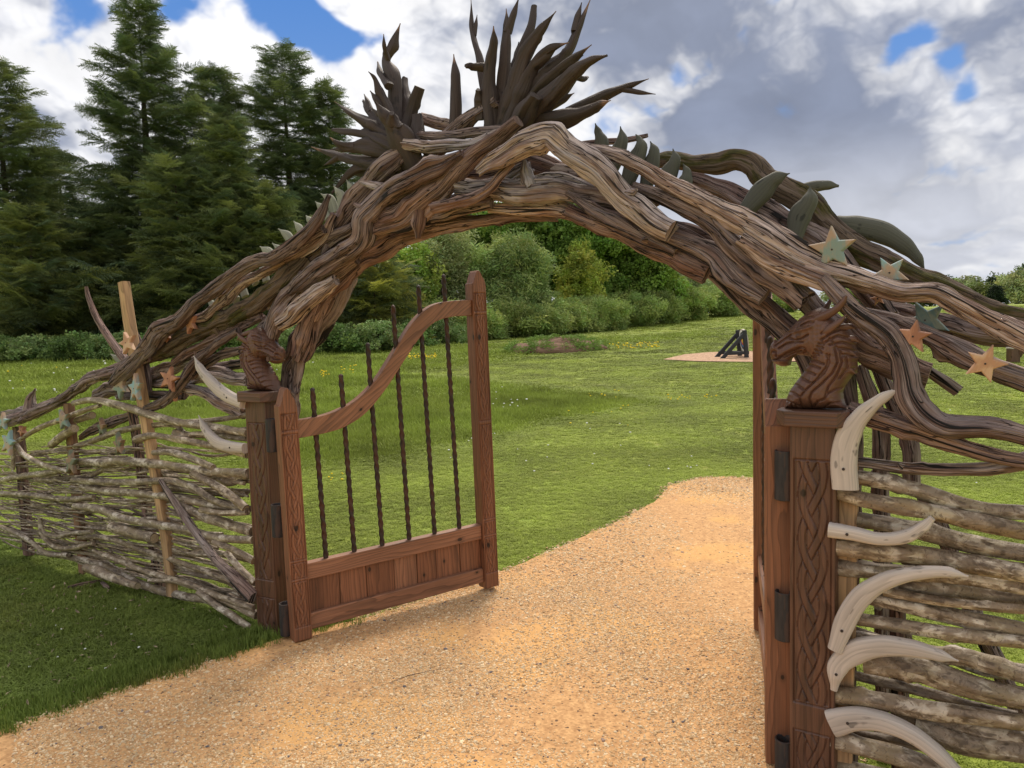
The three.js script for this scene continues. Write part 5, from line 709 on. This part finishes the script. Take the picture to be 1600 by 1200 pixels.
const tufts = [tuftGeo(21, 14, 0.75, 0.085), tuftGeo(22, 14, 0.75, 0.085), tuftGeo(23, 14, 0.75, 0.085)];
const mown = [tuftGeo(24, 12, 0.8, 0.11, 0.7, 1.25), tuftGeo(25, 12, 0.8, 0.11, 0.7, 1.25)];
const bladeMat = new THREE.MeshPhysicalMaterial({ color: 0xffffff, roughness: 0.65, transmission: 0.45, thickness: 0, side: THREE.DoubleSide, specularIntensity: 0.12 });
{
  rs = 909; const items = [[], [], [], [], []];
  const grow = (x, z, hgt, wide, c, dry, cut) => { const k = 0.88 + 0.36 * noise(x * 0.9, 5, z * 0.9) + rr(-0.18, 0.18), y = clamp(0.35 + 0.9 * noise(x * 0.35 + 3, 2, z * 0.35) + dry, 0, 1), col = [lerp(c[0], 0.32, y * 0.5) * k, lerp(c[1], 0.32, y * 0.35) * k, lerp(c[2], 0.085, y * 0.4) * k]; items[cut ? 3 + (rnd() * 2 | 0) : (rnd() * 3) | 0].push([x, height(x, z) - 0.004, z, hgt * rr(0.6, 1.35), wide, col]); };
  const G = [0.37, 0.47, 0.09], DG = [0.26, 0.35, 0.08], LG = [0.45, 0.53, 0.095];
  // rings of growing distance inside the camera's view; fewer and larger tufts far away
  for (const [d0, d1, dens] of [[1.6, 3.2, 1900], [3.2, 5.5, 1700], [5.5, 9, 1100], [9, 14, 420], [14, 22, 140], [22, 34, 46], [34, 62, 10]]) {
    const half = 0.68, area = half * (d1 * d1 - d0 * d0), n = Math.round(area * dens * 1.15), sc = clamp(Math.sqrt(900 / dens), 0.7, 6);
    for (let i = 0; i < n; i++) {
      const d = Math.sqrt(lerp(d0 * d0, d1 * d1, rnd())), az = rr(-half, half), x = d * Math.sin(az), z = -d * Math.cos(az);
      if (inside(PATH, x, z)) { if (edgeDist(PATH, x, z) > 0.10 * rnd() * rnd()) continue; }
      if (d > 12 && inside(CHIPS, x, z)) continue;
      const tall = d > 5 && TALL.some((p) => inside(p, x, z) && edgeDist(p, x, z) > (0.3 + 0.03 * d) * rnd() * (0.6 + noise(x * 0.7, 4, z * 0.7))), front = V(x - L0.x, 0, z - L0.z).dot(N) > -0.25 && x < 0.2;
      const sideDip = x > 0.9 && d < 5.5 ? 1 : 0;
      if (front) { const nearEdge = edgeDist(PATH, x, z) < 0.22; grow(x, z, nearEdge ? rr(0.04, 0.075) : 0.042, 0.05, DG, -0.2 + 0.9 * sstep(fbm(x * 1.6, 3, z * 1.6, 3), 0.08, 0.30), !nearEdge && rnd() < 0.6); }
      else if (tall) { const e = sstep(edgeDist(TALL[0], x, z), 0.0, 0.5 + 0.09 * d) * (0.75 + 0.5 * noise(x * 0.5, 9, z * 0.5)), c = mix3(LG, G, clamp(0.25 + 0.75 * e, 0, 1)); grow(x, z, lerp(0.035, 1, clamp(e, 0, 1)) * (0.115 + 0.08 * noise(x * 0.8, 1, z * 0.8)) * (d > 14 ? 1.3 : 1) * (rnd() < 0.06 ? 1.7 : 1) + 0.02, 0.085 * sc, c, 0.0, e < 0.3 && rnd() < 0.6); }
      else grow(x, z, 0.022 + 0.006 * sc, 0.05 * sc, LG, 0.1, true);
    }
  }
  items.forEach((l, k) => { const m = shadows(new THREE.InstancedMesh([...tufts, ...mown][k], bladeMat, l.length)); m.name = k ? 'lawn_grass_00' + k : 'lawn_grass'; m.userData = { kind: 'stuff', label: 'green grass blades of the lawn and meadow', category: 'grass' }; l.forEach(([x, y, z, h, w, c], i) => { M4.compose(V(x, y, z), Q4.setFromAxisAngle(UP, (i * 2.399) % 6.283), S4.set(w, h, w)); m.setMatrixAt(i, M4); m.setColorAt(i, CT.setRGB(...c)); }); scene.add(m); });
  console.log('grass', items.map((l) => l.length).join());
}
{ // buttercups, daisies and dandelion clocks
  rs = 55; const petal = new THREE.SphereGeometry(1, 8, 5); const ms = [mat({ color: lin(0.85, 0.62, 0.02) }), mat({ color: lin(0.8, 0.8, 0.76) })], lists = [[], []];
  const put = (k, px, py, sx, sy, n, h) => { for (let i = 0; i < n; i++) { const g = ground(px + rr(-sx, sx), py + rr(-sy, sy)); lists[k].push([g.x, g.y + h * rr(0.7, 1.2), g.z, 0.003 + 0.0011 * depthOf(g) * rr(0.5, 1.2)]); } };
  put(0, 508, 596, 8, 4, 16, 0.2); put(0, 545, 588, 14, 6, 10, 0.2); put(0, 660, 566, 22, 3, 46, 0.2); put(0, 525, 757, 12, 5, 8, 0.08); put(0, 1080, 626, 40, 4, 16, 0.06); put(0, 990, 548, 40, 4, 60, 0.2); put(0, 950, 622, 30, 6, 8, 0.08); put(0, 900, 655, 90, 20, 8, 0.05); put(0, 90, 590, 80, 25, 8, 0.15); put(1, 250, 600, 240, 40, 40, 0.16); put(1, 790, 630, 40, 18, 14, 0.12); put(1, 900, 700, 200, 40, 30, 0.03); put(1, 120, 1000, 110, 50, 10, 0.02); put(1, 1480, 700, 100, 60, 10, 0.03);
  lists.forEach((l, k) => { const m = shadows(new THREE.InstancedMesh(petal, ms[k], l.length)); m.name = k ? 'daisies' : 'buttercups'; m.userData = { kind: 'stuff', label: k ? 'tiny white daisies scattered in the grass' : 'small yellow buttercups scattered in the grass', category: 'flowers' }; l.forEach(([x, y, z, s], i) => { M4.compose(V(x, y, z), Q4.identity(), S4.set(s, s * 0.6, s)); m.setMatrixAt(i, M4); }); scene.add(m); });
}
// ---------------------------------------------------------------- loose stones of the path and chips
{
  rs = 404; const chip = (seed, fl) => { rs = seed; const g = new THREE.IcosahedronGeometry(1, 0), p = g.attributes.position, key = new Map(); for (let i = 0; i < p.count; i++) { const k = [p.getX(i), p.getY(i), p.getZ(i)].map((v) => v.toFixed(3)).join(); if (!key.has(k)) key.set(k, [rr(0.6, 1.25), rr(0.6, 1.25), rr(0.6, 1.25)]); const [a, b, c] = key.get(k); p.setXYZ(i, p.getX(i) * a, p.getY(i) * b * fl, p.getZ(i) * c * 0.75); } g.computeVertexNormals(); return g; };
  const geos = [chip(1, 0.6), chip(2, 0.45), chip(3, 0.75)], lists = [[], [], []]; rs = 4040;
  const stone = mat({ color: 0xffffff, roughness: 0.9, flatShading: true });
  for (const [d0, d1, dens, s] of [[1.7, 3.0, 34000, 0.0049], [3.0, 4.5, 22000, 0.0053], [4.5, 7.6, 8000, 0.0076]]) {
    const half = 0.62, n = Math.round(half * (d1 * d1 - d0 * d0) * dens);
    for (let i = 0; i < n; i++) { const d = Math.sqrt(lerp(d0 * d0, d1 * d1, rnd())), az = rr(-half, half), x = d * Math.sin(az), z = -d * Math.cos(az), keep = 0.55 + 1.6 * fbm(x * 1.3, 1, z * 1.3, 3); if (rnd() > keep) continue; if (!inside(PATH, x, z) && edgeDist(PATH, x, z) > 0.06 * rnd()) continue;
      const t = rnd(), v = rr(0.75, 1.2), c = t < 0.46 ? [0.64, 0.43, 0.22] : t < 0.76 ? [0.76, 0.59, 0.37] : t < 0.965 ? [0.52, 0.33, 0.16] : t < 0.985 ? [0.36, 0.25, 0.19] : [0.15, 0.13, 0.13]; lists[i % 3].push([x, 0.012 + height(x, z), z, s * rr(0.5, 1.25) * (rnd() < 0.10 ? rr(1.4, 2.1) : 1), [c[0] * v, c[1] * v, c[2] * v]]); }
  }
  lists.forEach((l, k) => { const m = shadows(new THREE.InstancedMesh(geos[k], stone, l.length)); m.name = k ? 'path_gravel_00' + k : 'path_gravel'; m.userData = { kind: 'stuff', label: 'loose golden gravel stones of the path', category: 'gravel' }; l.forEach(([x, y, z, s, c], i) => { M4.compose(V(x, y, z), Q4.setFromEuler(new THREE.Euler(rr(-0.3, 0.3), rr(0, 6.28), rr(-0.3, 0.3))), S4.set(s, s, s)); m.setMatrixAt(i, M4); m.setColorAt(i, CT.setRGB(...c)); }); scene.add(m); });
  console.log('gravel', lists.map((l) => l.length).join());
  const cl = []; for (let i = 0; i < 240; i++) { const g = ground(rr(-20, 400), rr(900, 1120)); if (inside(PATH, g.x, g.z)) continue; cl.push([g.x, g.y + rr(0.012, 0.03), g.z, rr(0.004, 0.011)]); }
  const m = shadows(new THREE.InstancedMesh(geos[1], M.end, cl.length)); m.name = 'wood_chips'; m.userData = { kind: 'stuff', label: 'pale wood chips scattered in the left grass', category: 'wood chips' }; cl.forEach(([x, y, z, s], i) => { M4.compose(V(x, y, z), Q4.setFromEuler(new THREE.Euler(rr(-1, 1), rr(0, 6), rr(-1, 1))), S4.set(s * 1.6, s * 0.5, s * 0.8)); m.setMatrixAt(i, M4); }); scene.add(m);
}

renderer.render(scene, camera);
